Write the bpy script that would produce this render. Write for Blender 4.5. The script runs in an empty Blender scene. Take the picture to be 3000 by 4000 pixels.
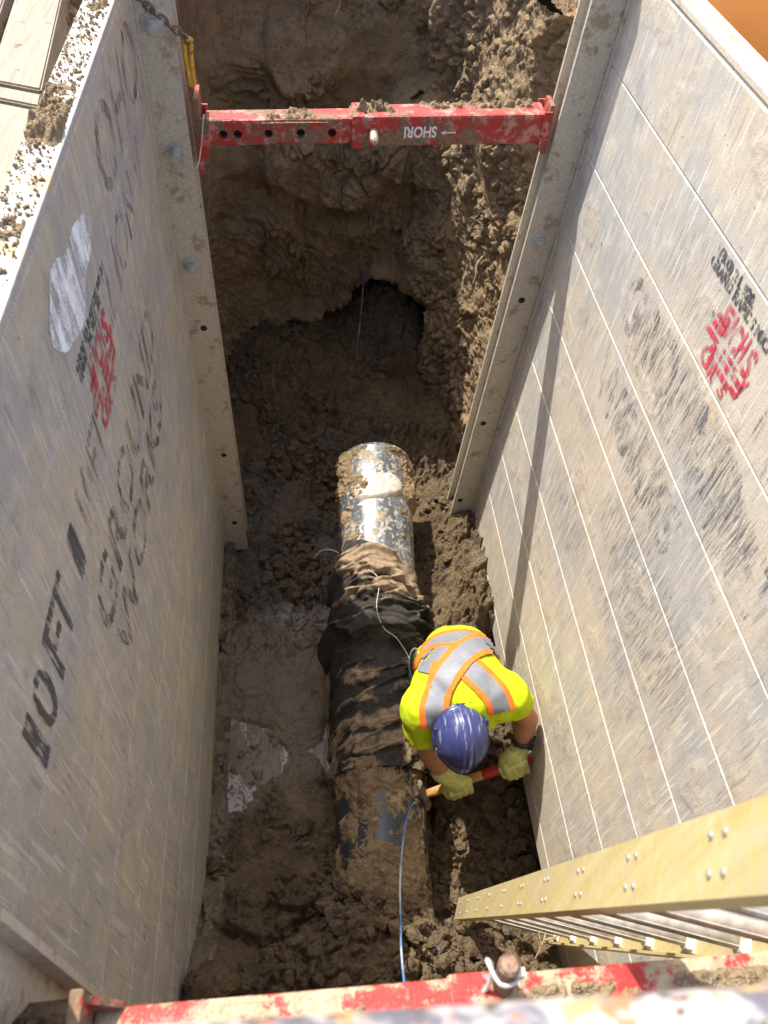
import bpy, bmesh, math, random
import numpy as np
from mathutils import Vector, Matrix
from mathutils.bvhtree import BVHTree
random.seed(7)
rng = np.random.default_rng(11)
SC = bpy.context.scene
COL = SC.collection
S = 0.3048                      # one wall plank is a foot high; the layout below is in planks
OFF = np.array([0.0, 0.0, 1.6])

def w(p):
    return np.asarray(p, float) * S + OFF

# ------------------------------------------------------------------ camera, sky, sun, exposure
R = np.array([[0.9929760, -0.0883503, 0.0786945],
              [-0.0164537, -0.7617757, -0.6476319],
              [0.1171660, 0.6417882, -0.7578787]])
cam_d = bpy.data.cameras.new('camera')
cam_d.sensor_fit = 'VERTICAL'
cam_d.sensor_height = 36.0
cam_d.sensor_width = 27.0
cam_d.lens = 3150.0 / 4000.0 * 36.0
cam_d.clip_start = 0.02
cam_d.clip_end = 500.0
cam_d.dof.use_dof = True
cam_d.dof.focus_distance = 3.6
cam_d.dof.aperture_fstop = 5.6
cam = bpy.data.objects.new('camera', cam_d)
COL.objects.link(cam)
mw = Matrix.Identity(4)
for i in range(3):
    mw[i][0] = R[0][i]
    mw[i][1] = -R[1][i]
    mw[i][2] = -R[2][i]
mw.translation = Vector(w((0, 0, 0)))
cam.matrix_world = mw
SC.camera = cam

LDIR = Vector((0.392, -0.53, -1.0)).normalized()      # the way the sunlight travels
EL = math.asin(-LDIR.z)
AZ = math.atan2(-LDIR.x, -LDIR.y)
world = bpy.data.worlds.new('World')
SC.world = world
world.use_nodes = True
wn = world.node_tree
sky = wn.nodes.new('ShaderNodeTexSky')
sky.sky_type = 'NISHITA'
sky.sun_disc = False
sky.sun_elevation = EL
sky.sun_rotation = AZ
sky.dust_density = 3.5
sky.ozone_density = 0.6
bg = wn.nodes['Background']
bg.inputs[1].default_value = 0.15
wn.links.new(sky.outputs[0], bg.inputs[0])
sun_d = bpy.data.lights.new('sun', 'SUN')
sun_d.energy = 3.7
sun_d.angle = math.radians(0.5)
sun_d.color = (1.0, 0.95, 0.86)
sun = bpy.data.objects.new('sun', sun_d)
COL.objects.link(sun)
sun.rotation_euler = LDIR.to_track_quat('-Z', 'Y').to_euler()
sun.location = (-4, 6, 12)
SC.view_settings.view_transform = 'Standard'
SC.view_settings.look = 'None'
SC.view_settings.gamma = 1.0
SC.view_settings.use_curve_mapping = False
SC.view_settings.exposure = 1.05
SC.render.engine = 'CYCLES'
SC.cycles.max_bounces = 8
SC.cycles.diffuse_bounces = 5

# ------------------------------------------------------------------ noise
def _h(ix, iy, iz, seed):
    x = (ix.astype(np.int64) * 374761393 + iy.astype(np.int64) * 668265263 + iz.astype(np.int64) * 2147483647 + seed * 974711) & 0xffffffff
    x = ((x ^ (x >> 13)) * 1274126177) & 0xffffffff
    x = ((x ^ (x >> 16)) * 2246822519) & 0xffffffff
    x = x ^ (x >> 15)
    return (x & 0xffffff) / float(0xffffff)

def vnoise(p, seed=0):
    i = np.floor(p).astype(np.int64)
    f = p - i
    f = f * f * f * (f * (f * 6 - 15) + 10)
    r = 0
    for dx in (0, 1):
        for dy in (0, 1):
            for dz in (0, 1):
                wt = (f[..., 0] if dx else 1 - f[..., 0]) * (f[..., 1] if dy else 1 - f[..., 1]) * (f[..., 2] if dz else 1 - f[..., 2])
                r = r + wt * _h(i[..., 0] + dx, i[..., 1] + dy, i[..., 2] + dz, seed)
    return r * 2 - 1

def fbm(p, oct=4, seed=0, gain=0.5):
    r = 0; a = 1.0; t = 0
    q = np.array(p, float)
    for k in range(oct):
        r = r + a * vnoise(q, seed + k * 17); t += a; a *= gain; q = q * 2.03 + 3.7
    return r / t * 1.4

def worley(p, seed=0):
    """nearest and second distance, a random per cell, and a randomly tilted facet per cell"""
    i = np.floor(p).astype(np.int64)
    f1 = np.full(p.shape[:-1], 9.0); f2 = f1.copy(); cid = np.zeros(p.shape[:-1]); fac = np.zeros(p.shape[:-1])
    for dx in (-1, 0, 1):
        for dy in (-1, 0, 1):
            for dz in (-1, 0, 1):
                c = i + np.array([dx, dy, dz])
                a = _h(c[..., 0], c[..., 1], c[..., 2], seed)
                b = _h(c[..., 0], c[..., 1], c[..., 2], seed + 5)
                e = _h(c[..., 0], c[..., 1], c[..., 2], seed + 9)
                ox, oy, oz = p[..., 0] - c[..., 0] - a, p[..., 1] - c[..., 1] - b, p[..., 2] - c[..., 2] - e
                d = np.sqrt(ox ** 2 + oy ** 2 + oz ** 2)
                m = d < f1
                f2 = np.where(m, f1, np.minimum(f2, d))
                cid = np.where(m, a, cid)
                fac = np.where(m, ox * (b * 2 - 1) + oy * (e * 2 - 1) + oz * (((a * 7.3) % 1) * 2 - 1), fac)
                f1 = np.where(m, d, f1)
    return f1, f2, cid, fac

def sstep(a, b, x):
    t = np.clip((x - a) / (b - a), 0, 1)
    return t * t * (3 - 2 * t)

def clods(p, amt=1.0, seed=0):
    """crumbly broken soil: tilted lumps of three sizes with gaps between them, in plank units"""
    q = p + 0.10 * np.stack([fbm(p * 3.1, 3, seed + 1), fbm(p * 3.1, 3, seed + 2), fbm(p * 3.1, 3, seed + 3)], -1)
    f1, f2, c, fa = worley(q * 1.9, seed)
    g1, g2, c2, fb = worley(q * 5.0, seed + 30)
    k1, k2, c3, fc = worley(q * 11.0, seed + 60)
    big = sstep(0.0, 0.16, f2 - f1) * (0.45 + 0.55 * c + 0.85 * fa) - 0.5
    mid = sstep(0.0, 0.22, g2 - g1) * (0.35 + 0.65 * c2 + 0.95 * fb) - 0.45
    sml = sstep(0.0, 0.3, k2 - k1) * (0.35 + 0.65 * c3 + 0.9 * fc) - 0.45
    m = sstep(-0.35, 0.35, fbm(p * 0.9, 3, seed + 77))
    m2 = sstep(-0.25, 0.3, fbm(p * 1.3 + 5, 3, seed + 78))
    return amt * (0.12 * big * (0.25 + 0.9 * m2) + 0.075 * mid * (0.4 + m) + 0.038 * sml * (0.55 + 0.6 * m2) + 0.020 * fbm(p * 16, 3, seed + 79))

# ------------------------------------------------------------------ mesh helpers
def mesh_np(name, V, F, mats=(), smooth=True, uv=None, attrs=None, midx=None):
    V = np.asarray(V, float)
    me = bpy.data.meshes.new(name)
    if isinstance(F, np.ndarray):
        n = F.shape[1]
        me.vertices.add(len(V)); me.vertices.foreach_set('co', V.astype(np.float32).ravel())
        me.loops.add(F.size); me.loops.foreach_set('vertex_index', F.astype(np.int32).ravel())
        me.polygons.add(len(F))
        me.polygons.foreach_set('loop_start', np.arange(0, F.size, n, dtype=np.int32))
        me.polygons.foreach_set('loop_total', np.full(len(F), n, dtype=np.int32))
    else:
        me.from_pydata([tuple(v) for v in V], [], [tuple(f) for f in F])
    me.update(calc_edges=True)
    for m in (mats if isinstance(mats, (list, tuple)) else [mats]):
        me.materials.append(m)
    if midx is not None:
        me.polygons.foreach_set('material_index', np.asarray(midx, np.int32))
    me.polygons.foreach_set('use_smooth', np.full(len(me.polygons), bool(smooth)))
    if uv is not None:
        l = me.uv_layers.new(name='UVMap')
        vi = np.zeros(len(me.loops), np.int32); me.loops.foreach_get('vertex_index', vi)
        l.data.foreach_set('uv', np.asarray(uv, np.float32)[vi].ravel())
    for k, a in (attrs or {}).items():
        at = me.attributes.new(k, 'FLOAT', 'POINT')
        at.data.foreach_set('value', np.asarray(a, np.float32).ravel())
    me.validate()
    me.update()
    return me

def tag(o, label=None, cat=None, group=None, kind=None):
    if label: o['label'] = label
    if cat: o['category'] = cat
    if group: o['group'] = group
    if kind: o['kind'] = kind
    return o

def empty(name, p, label, cat, group=None):
    o = bpy.data.objects.new(name, None)
    o.empty_display_size = 0.1
    o.location = w(p)
    COL.objects.link(o)
    return tag(o, label, cat, group)

def root_of(o):
    v = np.zeros(3)
    while o is not None:
        v = v + np.array(o.location); o = o.parent
    return v

def put(name, V, F, mats, parent=None, at=None, smooth=True, uv=None, attrs=None, midx=None, raw=False):
    """V in planks (or metres if raw); the object sits at its parent's origin, or at 'at' (planks) when top-level"""
    P = np.asarray(V, float) if raw else w(V)
    org = root_of(parent) if parent is not None else (w(at) if at is not None else P.mean(0))
    me = mesh_np(name, P - org, F, mats, smooth, uv, attrs, midx)
    o = bpy.data.objects.new(name, me)
    COL.objects.link(o)
    if parent is not None:
        o.parent = parent
    else:
        o.location = org
    return o

def grid_faces(nu, nv, wrap_u=False):
    a = np.arange(nu * nv).reshape(nu, nv)
    if wrap_u:
        b = np.roll(a, -1, 0)
        q = np.stack([a[:, :-1], b[:, :-1], b[:, 1:], a[:, 1:]], -1)
    else:
        q = np.stack([a[:-1, :-1], a[1:, :-1], a[1:, 1:], a[:-1, 1:]], -1)
    return q.reshape(-1, 4)

def box(c, x, y, z, bev=0.0):
    """verts, faces of a box given centre and three half-axis vectors, with bevelled edges"""
    bm = bmesh.new()
    bmesh.ops.create_cube(bm, size=2.0)
    x, y, z = (np.asarray(k, float) for k in (x, y, z))
    c = np.asarray(c, float)
    for v in bm.verts:
        v.co = Vector(c + x * v.co.x + y * v.co.y + z * v.co.z)
    if bev > 0:
        bmesh.ops.bevel(bm, geom=bm.edges[:] + bm.verts[:], offset=bev, segments=2, affect='EDGES', profile=0.5)
    bm.normal_update()
    if np.dot(np.cross(x, y), z) < 0:
        bmesh.ops.reverse_faces(bm, faces=bm.faces[:])
    V = np.array([v.co[:] for v in bm.verts])
    bm.verts.index_update()
    F = [[v.index for v in f.verts] for f in bm.faces]
    bm.free()
    return V, F

def join(parts):
    V = []; F = []; n = 0
    for v, f in parts:
        v = np.asarray(v, float)
        V.append(v); F += [[i + n for i in q] for q in (f.tolist() if isinstance(f, np.ndarray) else f)]; n += len(v)
    return np.concatenate(V), F

def frame(a):
    a = np.asarray(a, float); a = a / np.linalg.norm(a)
    h = np.array([0, 0, 1.0]) if abs(a[2]) < 0.9 else np.array([1.0, 0, 0])
    u = np.cross(h, a); u /= np.linalg.norm(u)
    return u, np.cross(a, u), a

def cyl(p0, p1, r0, r1=None, n=16, cap=True):
    p0 = np.asarray(p0, float); p1 = np.asarray(p1, float); r1 = r0 if r1 is None else r1
    u, v, a = frame(p1 - p0)
    t = np.arange(n) * 2 * math.pi / n
    ring = np.outer(np.cos(t), u) + np.outer(np.sin(t), v)
    V = np.concatenate([p0 + ring * r0, p1 + ring * r1])
    F = [[i, (i + 1) % n, n + (i + 1) % n, n + i] for i in range(n)]
    if cap:
        F += [list(range(n))[::-1], list(range(n, 2 * n))]
    return V, F

def tube(pts, r, n=8, sub=6):
    P = np.asarray(pts, float)
    if sub > 1 and len(P) > 2:                      # catmull-rom
        Q = np.concatenate([[2 * P[0] - P[1]], P, [2 * P[-1] - P[-2]]])
        out = []
        for i in range(1, len(Q) - 2):
            for t in np.arange(sub) / sub:
                a, b, c, d = Q[i - 1], Q[i], Q[i + 1], Q[i + 2]
                out.append(0.5 * (2 * b + (c - a) * t + (2 * a - 5 * b + 4 * c - d) * t * t + (3 * b - a - 3 * c + d) * t ** 3))
        out.append(P[-1]); P = np.array(out)
    T = np.gradient(P, axis=0)
    T /= np.linalg.norm(T, axis=1)[:, None] + 1e-12
    u, v, _ = frame(T[0])
    V = []
    t = np.arange(n) * 2 * math.pi / n
    for i in range(len(P)):
        u = u - T[i] * np.dot(u, T[i]); u /= np.linalg.norm(u)
        v = np.cross(T[i], u)
        V.append(P[i] + r * (np.outer(np.cos(t), u) + np.outer(np.sin(t), v)))
    V = np.concatenate(V); m = len(P)
    F = [[i * n + j, i * n + (j + 1) % n, (i + 1) * n + (j + 1) % n, (i + 1) * n + j] for i in range(m - 1) for j in range(n)]
    F += [list(range(n))[::-1], list(range((m - 1) * n, m * n))]
    return V, F

def surface_nets(f, lo, hi, h):
    lo = np.asarray(lo, float); hi = np.asarray(hi, float)
    n = np.ceil((hi - lo) / h).astype(int) + 1
    ax = [lo[i] + h * np.arange(n[i]) for i in range(3)]
    G = np.stack(np.meshgrid(*ax, indexing='ij'), -1)
    D = f(G)
    s = D < 0
    m = n - 1
    cnt = np.zeros(m); acc = np.zeros(tuple(m) + (3,))
    base = G[:-1, :-1, :-1]
    cs = [(a, b, c) for a in (0, 1) for b in (0, 1) for c in (0, 1)]
    def sl(A, c): return A[c[0]:c[0] + m[0], c[1]:c[1] + m[1], c[2]:c[2] + m[2]]
    for i, c in enumerate(cs):
        for d in range(3):
            if c[d] == 0:
                e = list(c); e[d] = 1
                d0 = sl(D, c); d1 = sl(D, e)
                x = (d0 < 0) != (d1 < 0)
                t = np.where(x, d0 / np.where(d0 - d1 == 0, 1, d0 - d1), 0)
                p = np.array(c, float) * h + base
                q = p.copy(); q[..., d] += t * h
                acc += np.where(x[..., None], q, 0); cnt += x
    act = cnt > 0
    idx = -np.ones(m, int); idx[act] = np.arange(act.sum())
    V = acc[act] / cnt[act][:, None]
    F = []
    for d in range(3):
        o = [k for k in range(3) if k != d]
        sh = [slice(None)] * 3; sh[d] = slice(0, n[d] - 1)
        a = s[tuple(sh)]
        sh2 = [slice(None)] * 3; sh2[d] = slice(1, n[d])
        b = s[tuple(sh2)]
        X = (a != b)
        for k in o:
            z = [slice(None)] * 3; z[k] = 0; X[tuple(z)] = False
            z[k] = -1; X[tuple(z)] = False
        I = np.argwhere(X)
        if len(I) == 0: continue
        flip = ~a[tuple(I.T)]
        e0 = np.zeros(3, int); e0[o[0]] = 1
        e1 = np.zeros(3, int); e1[o[1]] = 1
        q = np.stack([idx[tuple((I - e0 - e1).T)], idx[tuple((I - e1).T)], idx[tuple(I.T)], idx[tuple((I - e0).T)]], -1)
        if d == 1: flip = ~flip
        q[flip] = q[flip][:, ::-1]
        F.append(q)
    F = np.concatenate(F)
    F = F[(F >= 0).all(1)]
    return V, F

def smin(a, b, k):
    h = np.clip(0.5 + 0.5 * (b - a) / k, 0, 1)
    return b * (1 - h) + a * h - k * h * (1 - h)

def cone_sdf(p, a, b, ra, rb):
    a = np.asarray(a, float); b = np.asarray(b, float)
    d = b - a
    t = np.clip(((p - a) @ d) / (d @ d), 0, 1)
    return np.linalg.norm(p - a - t[..., None] * d, axis=-1) - (ra + (rb - ra) * t)

def ell_sdf(p, c, ax, r):
    q = (p - np.asarray(c, float)) @ np.asarray(ax, float).T / np.asarray(r, float)
    k = np.linalg.norm(q, axis=-1)
    return (k - 1) * min(r)

# ------------------------------------------------------------------ materials
class MB:
    def __init__(self, name):
        self.m = bpy.data.materials.new(name); self.m.use_nodes = True
        self.t = self.m.node_tree
        self.b = self.t.nodes['Principled BSDF']
        self.out = self.t.nodes['Material Output']
    def n(self, kind, ins=None, **props):
        nd = self.t.nodes.new('ShaderNode' + kind)
        for k, v in props.items(): setattr(nd, k, v)
        for k, v in (ins or {}).items(): self.s(nd.inputs[k], v)
        return nd
    def s(self, sock, v):
        if isinstance(v, bpy.types.NodeSocket): self.t.links.new(v, sock)
        elif isinstance(v, (tuple, list)) and sock.type == 'RGBA' and len(v) == 3: sock.default_value = (*v, 1)
        else: sock.default_value = v
    def obj(self): return self.n('TexCoord').outputs['Object']
    def uv(self): return self.n('UVMap').outputs[0]
    def attr(self, name): return self.n('Attribute', attribute_name=name).outputs['Fac']
    def mapv(self, v, scale=(1, 1, 1), rot=(0, 0, 0), loc=(0, 0, 0)):
        return self.n('Mapping', {0: v, 'Scale': scale, 'Rotation': rot, 'Location': loc}).outputs[0]
    def noise(self, v, scale=5, detail=4, rough=0.55, dist=0.0):
        return self.n('TexNoise', {'Vector': v, 'Scale': scale, 'Detail': detail, 'Roughness': rough, 'Distortion': dist}).outputs[0]
    def vor(self, v, scale=5, feat='F1', out='Distance'):
        return self.n('TexVoronoi', {'Vector': v, 'Scale': scale}, feature=feat).outputs[out]
    def rng(self, f, a, b, c=0.0, d=1.0):
        return self.n('MapRange', {0: f, 1: a, 2: b, 3: c, 4: d}, interpolation_type='SMOOTHSTEP').outputs[0]
    def math(self, op, a, b=0.0):
        nd = self.n('Math', operation=op); self.s(nd.inputs[0], a); self.s(nd.inputs[1], b); return nd.outputs[0]
    def mix(self, f, a, b, blend='MIX'):
        nd = self.n('Mix', data_type='RGBA', blend_type=blend)
        self.s(nd.inputs[0], f); self.s(nd.inputs[6], a); self.s(nd.inputs[7], b)
        return nd.outputs[2]
    def bump(self, h, st=0.5, d=0.01, nrm=None):
        ins = {'Height': h, 'Strength': st, 'Distance': d}
        if nrm is not None: ins['Normal'] = nrm
        return self.n('Bump', ins).outputs[0]
    def fin(self, col=None, rough=None, nrm=None, metal=None, spec=None):
        for k, v in (('Base Color', col), ('Roughness', rough), ('Normal', nrm), ('Metallic', metal), ('Specular IOR Level', spec)):
            if v is not None: self.s(self.b.inputs[k], v)
        return self.m

def mat_soil(name, dark=1.0, sandy=0.0):
    m = MB(name); o = m.obj()
    clay, red, wet = m.attr('clay'), m.attr('red'), m.attr('wet')
    n1 = m.noise(o, 3.2, 6, 0.6); n2 = m.noise(o, 14, 6, 0.65); n3 = m.noise(o, 70, 4, 0.7); n4 = m.noise(o, 200, 2, 0.6)
    n5 = m.noise(o, 36, 5, 0.7)
    c = m.mix(m.rng(n1, 0.35, 0.66), (0.235 * dark, 0.160 * dark, 0.083 * dark), (0.38 * dark, 0.265 * dark, 0.145 * dark))
    c = m.mix(m.math('MULTIPLY', m.rng(n2, 0.44, 0.66), 0.75), c, (0.145 * dark, 0.098 * dark, 0.053 * dark))
    c = m.mix(m.rng(n5, 0.46, 0.34, 0.0, 0.75), c, (0.085 * dark, 0.060 * dark, 0.035 * dark))
    c = m.mix(m.rng(n5, 0.56, 0.70, 0.0, 0.6), c, (0.47 * dark, 0.345 * dark, 0.20 * dark))
    if sandy: c = m.mix(sandy, c, (0.42, 0.32, 0.20))
    cl = m.math('MULTIPLY', clay, m.rng(n2, 0.28, 0.58))
    c = m.mix(cl, c, m.mix(m.rng(n5, 0.4, 0.62), (0.055, 0.060, 0.062), (0.135, 0.140, 0.138)))
    c = m.mix(m.math('MULTIPLY', red, 0.85), c, (0.21, 0.095, 0.04))
    c = m.mix(m.math('MULTIPLY', wet, 0.55), c, m.mix(m.rng(n2, 0.35, 0.65), (0.062, 0.046, 0.030), (0.115, 0.088, 0.058)))
    c = m.mix(m.rng(n3, 0.3, 0.75), c, m.mix(0.35, c, (0.36, 0.27, 0.17)))
    rough = m.math('SUBTRACT', 0.92, m.math('MULTIPLY', wet, m.rng(n5, 0.35, 0.6, 0.38, 0.68)))
    hb = m.math('ADD', m.math('MULTIPLY', n2, 0.9), m.math('ADD', m.math('ADD', m.math('MULTIPLY', n3, 0.7), m.math('MULTIPLY', n5, 0.6)), m.math('MULTIPLY', n4, 0.2)))
    nb = m.bump(hb, m.math('SUBTRACT', 1.0, m.math('MULTIPLY', wet, 0.6)), 0.034)
    return m.fin(c, rough, nb, spec=m.math('ADD', 0.25, m.math('MULTIPLY', wet, 0.45)))

SOIL = mat_soil('soil', 0.57)
DIRT = mat_soil('dry_dirt', 1.35, 0.45)

def mat_panel(name, grey, seed, zones):
    m = MB(name); uv = m.uv()
    p = m.mapv(uv, loc=(seed, seed * 0.7, 0))
    patch = m.noise(p, 3.0, 6, 0.68)
    blot = m.noise(m.mapv(p, (10, 8, 1)), 1.0, 6, 0.7)
    st = m.noise(m.mapv(p, (26, 4.2, 1)), 1.0, 7, 0.70, 0.5)
    st2 = m.noise(m.mapv(p, (115, 9.0, 1)), 1.0, 5, 0.65)
    st3 = m.noise(m.mapv(p, (230, 8.0, 1), rot=(0, 0, 0.06)), 1.0, 3, 0.55)
    fine = m.noise(p, 170, 3, 0.7)
    big = m.noise(p, 1.1, 3, 0.55)
    beige = (0.60, 0.52, 0.405); gr = (0.42, 0.415, 0.40)
    c = m.mix(m.rng(m.math('ADD', m.math('MULTIPLY', patch, 0.75), m.math('MULTIPLY', big, 0.45)), 0.70 - grey, 0.46 - grey), gr, beige)
    c = m.mix(m.rng(blot, 0.50, 0.66, 0.0, 0.6), c, (0.68, 0.62, 0.515))
    c = m.mix(m.rng(st, 0.34, 0.48, 0.42, 0.0), c, (0.33, 0.325, 0.32))
    c = m.mix(m.rng(st, 0.53, 0.68, 0.0, 0.38), c, (0.74, 0.69, 0.59))
    c = m.mix(m.rng(st2, 0.42, 0.34, 0.0, 0.36), c, (0.27, 0.26, 0.25))
    c = m.mix(m.rng(st3, 0.57, 0.68, 0.0, 0.28), c, (0.76, 0.72, 0.64))
    # scuffs down the wall: bare dark grooves in patches
    xyz = m.n('SeparateXYZ', {0: uv})
    uu, vv = xyz.outputs[0], xyz.outputs[1]
    zone = m.rng(m.noise(m.mapv(p, (2.6, 3.2, 1)), 1.0, 5, 0.65), 0.54, 0.66, 0.0, 0.75)
    for (zu, zv_, ru_, rv_, amt) in zones:
        du = m.math('MULTIPLY', m.math('SUBTRACT', uu, zu * S), 1 / (ru_ * S)); dv = m.math('MULTIPLY', m.math('SUBTRACT', vv, zv_ * S), 1 / (rv_ * S))
        rr = m.math('ADD', m.math('ADD', m.math('MULTIPLY', du, du), m.math('MULTIPLY', dv, dv)), m.math('MULTIPLY', m.math('SUBTRACT', patch, 0.5), 2.6))
        zone = m.math('MAXIMUM', zone, m.rng(rr, 1.1, 0.45, 0.0, amt))
    hatch = m.rng(st3, 0.54, 0.585)
    hatch2 = m.rng(st2, 0.55, 0.61)
    c = m.mix(m.math('MULTIPLY', m.math('MULTIPLY', m.math('MAXIMUM', hatch, hatch2), zone), 0.85), c, (0.135, 0.135, 0.15))
    c = m.mix(m.math('MULTIPLY', m.rng(st2, 0.60, 0.66), 0.35), c, (0.25, 0.22, 0.19))
    # bright and dark scratches at several slants
    for k, (rot, sx, sy, th, col, am) in enumerate(((0.45, 75, 1.1, 0.655, (0.80, 0.76, 0.68), 0.7), (-0.5, 70, 1.0, 0.66, (0.80, 0.76, 0.68), 0.65), (0.9, 80, 0.9, 0.67, (0.78, 0.74, 0.66), 0.6),
                                                     (0.2, 60, 1.6, 0.665, (0.22, 0.20, 0.18), 0.55), (-0.25, 60, 1.4, 0.675, (0.24, 0.21, 0.18), 0.5))):
        sc = m.noise(m.mapv(p, (sx, sy * 3.2, 1), rot=(0, 0, rot), loc=(k * 3.3, k, 0)), 1.0, 1, 0.4)
        c = m.mix(m.math('MULTIPLY', m.rng(sc, th + 0.02, th + 0.045), am * 0.8), c, col)
    # clay stains, splashed and smeared mud
    stn = m.rng(m.noise(m.mapv(p, (7.0, 2.6, 1)), 1.0, 5, 0.65), 0.60, 0.72)
    c = m.mix(m.math('MULTIPLY', stn, 0.5), c, (0.42, 0.30, 0.165))
    spl = m.rng(m.noise(p, 40, 4, 0.6), 0.685, 0.71)
    spk = m.rng(m.noise(p, 95, 2, 0.5), 0.70, 0.73)
    c = m.mix(m.math('MULTIPLY', m.math('MAXIMUM', spl, spk), 0.85), c, (0.20, 0.145, 0.09))
    smz = m.rng(m.noise(m.mapv(p, (3.0, 3.6, 1)), 1.0, 3, 0.55), 0.56, 0.66)
    smt = m.noise(m.mapv(p, (50, 26, 1)), 1.0, 6, 0.72)
    c = m.mix(m.math('MULTIPLY', smz, m.rng(smt, 0.45, 0.6, 0.15, 0.8)), c, (0.60, 0.51, 0.385))
    # mud film near the foot of the wall
    foot = m.rng(m.math('ADD', vv, m.math('MULTIPLY', st, 0.6)), -2.75, -1.8, 1.0, 0.0)
    c = m.mix(m.math('MULTIPLY', foot, 0.5), c, (0.50, 0.40, 0.27))
    c = m.mix(m.rng(fine, 0.32, 0.68), m.mix(0.32, c, (0.26, 0.235, 0.20)), c)
    hb = m.math('ADD', m.math('ADD', m.math('MULTIPLY', fine, 0.3), m.math('MULTIPLY', m.math('MULTIPLY', smt, smz), 1.6)), m.math('ADD', m.math('MULTIPLY', st2, 0.4), m.math('MULTIPLY', spl, 0.9)))
    rough = m.rng(patch, 0.3, 0.7, 0.5, 0.78)
    return m.fin(c, rough, m.bump(hb, 0.5, 0.006), metal=0.08, spec=0.4)

PANEL_L = mat_panel('dusty_aluminium_grey', 0.02, 1.3, ((7.2, -2.8, 1.3, 1.2, 0.6), (8.6, -0.8, 1.6, 0.8, 0.7), (5.2, -3.0, 1.6, 0.5, 0.45)))
PANEL_R = mat_panel('dusty_aluminium_beige', -0.03, 5.1, ((5.6, -2.5, 1.7, 0.45, 1.0), (5.9, -3.4, 1.3, 0.42, 1.0), (4.6, -4.3, 1.6, 0.7, 0.9), (4.5, -2.6, 0.9, 0.5, 1.0), (6.2, -1.5, 1.0, 0.5, 0.55), (6.6, -5.4, 1.0, 0.5, 0.7)))

def mat_simple(name, col, rough=0.6, metal=0.0, nscale=30, var=0.25, bump=0.15, dirt=None, dirt_amt=0.5, dirt_scale=8, bd=0.004):
    m = MB(name); o = m.obj()
    a = m.noise(o, nscale, 5, 0.6); b = m.noise(o, dirt_scale, 6, 0.65)
    dk = tuple(x * (1 - var) for x in col); lt = tuple(min(1, x * (1 + var)) for x in col)
    c = m.mix(m.rng(a, 0.3, 0.7), dk, lt)
    r = rough
    if dirt:
        k = m.rng(b, 0.72 - dirt_amt * 0.5, 0.80 - dirt_amt * 0.42)
        c = m.mix(k, c, dirt)
        r = m.math('MAXIMUM', m.math('MULTIPLY', k, 0.9), rough)
    return m.fin(c, r, m.bump(m.math('ADD', a, m.math('MULTIPLY', b, 0.6)), bump, bd), metal=metal)

POST = mat_simple('post_aluminium', (0.52, 0.47, 0.385), 0.6, 0.1, 90, 0.14, 0.25, (0.36, 0.29, 0.19), 0.35, 14)
ALU = mat_simple('bright_aluminium', (0.62, 0.615, 0.59), 0.45, 0.25, 60, 0.12, 0.15, (0.42, 0.34, 0.23), 0.30, 22)
RIMM = mat_simple('limewashed_rim', (0.42, 0.40, 0.37), 0.6, 0.0, 40, 0.12, 0.5, (0.50, 0.38, 0.22), 0.34, 12)
ZINC = mat_simple('zinc_bolt', (0.46, 0.46, 0.43), 0.5, 0.25, 60, 0.12, 0.1, (0.34, 0.28, 0.19), 0.15, 40)
DARK = mat_simple('dark_gap', (0.018, 0.016, 0.013), 0.9)
RUST = mat_simple('rusty_chain_steel', (0.20, 0.125, 0.085), 0.65, 0.35, 120, 0.4, 0.4, (0.30, 0.21, 0.13), 0.3, 60)
HOOKY = mat_simple('worn_yellow_hook', (0.62, 0.33, 0.03), 0.5, 0.0, 60, 0.2, 0.25, (0.13, 0.085, 0.05), 0.33, 40)
ORANGE = mat_simple('orange_machine_paint', (0.66, 0.27, 0.07), 0.5, 0.0, 240, 0.14, 0.3, (0.60, 0.36, 0.17), 0.15, 3)
def mat_red(name, amt, mud, chalk):
    m = MB(name); o = m.obj()
    a = m.noise(m.mapv(o, (3, 14, 14)), 2.0, 6, 0.65); b = m.noise(o, 9, 7, 0.72); f = m.noise(o, 60, 4, 0.7); g = m.noise(o, 17, 6, 0.72)
    c = m.mix(m.rng(a, 0.3, 0.7), (0.46, 0.026, 0.022), (0.36, 0.035, 0.028))
    c = m.mix(m.rng(g, 0.60 - chalk, 0.70 - chalk, 0.0, 0.75), c, (0.56, 0.27, 0.22))
    c = m.mix(m.rng(m.noise(o, 33, 5, 0.7), 0.63, 0.67, 0, 0.9), c, (0.25, 0.25, 0.27))
    k = m.rng(m.math('ADD', m.math('MULTIPLY', b, 0.7), m.math('MULTIPLY', f, 0.3)), 0.58 - amt, 0.64 - amt)
    c = m.mix(k, c, m.mix(m.rng(f, 0.35, 0.65), mud, tuple(x * 0.62 for x in mud)))
    return m.fin(c, m.rng(k, 0, 1, 0.45, 0.92), m.bump(m.math('ADD', k, m.math('MULTIPLY', f, 0.7)), 0.5, 0.005), spec=0.4)
RED_FAR = mat_red('red_paint_muddy', 0.10, (0.26, 0.17, 0.105), 0.12)
RED_NEAR = mat_red('red_paint_dusty', 0.115, (0.50, 0.39, 0.25), 0.08)
WHITE = mat_simple('white_paint', (0.72, 0.70, 0.66), 0.6, 0, 60, 0.1)
WOOD = None
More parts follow.
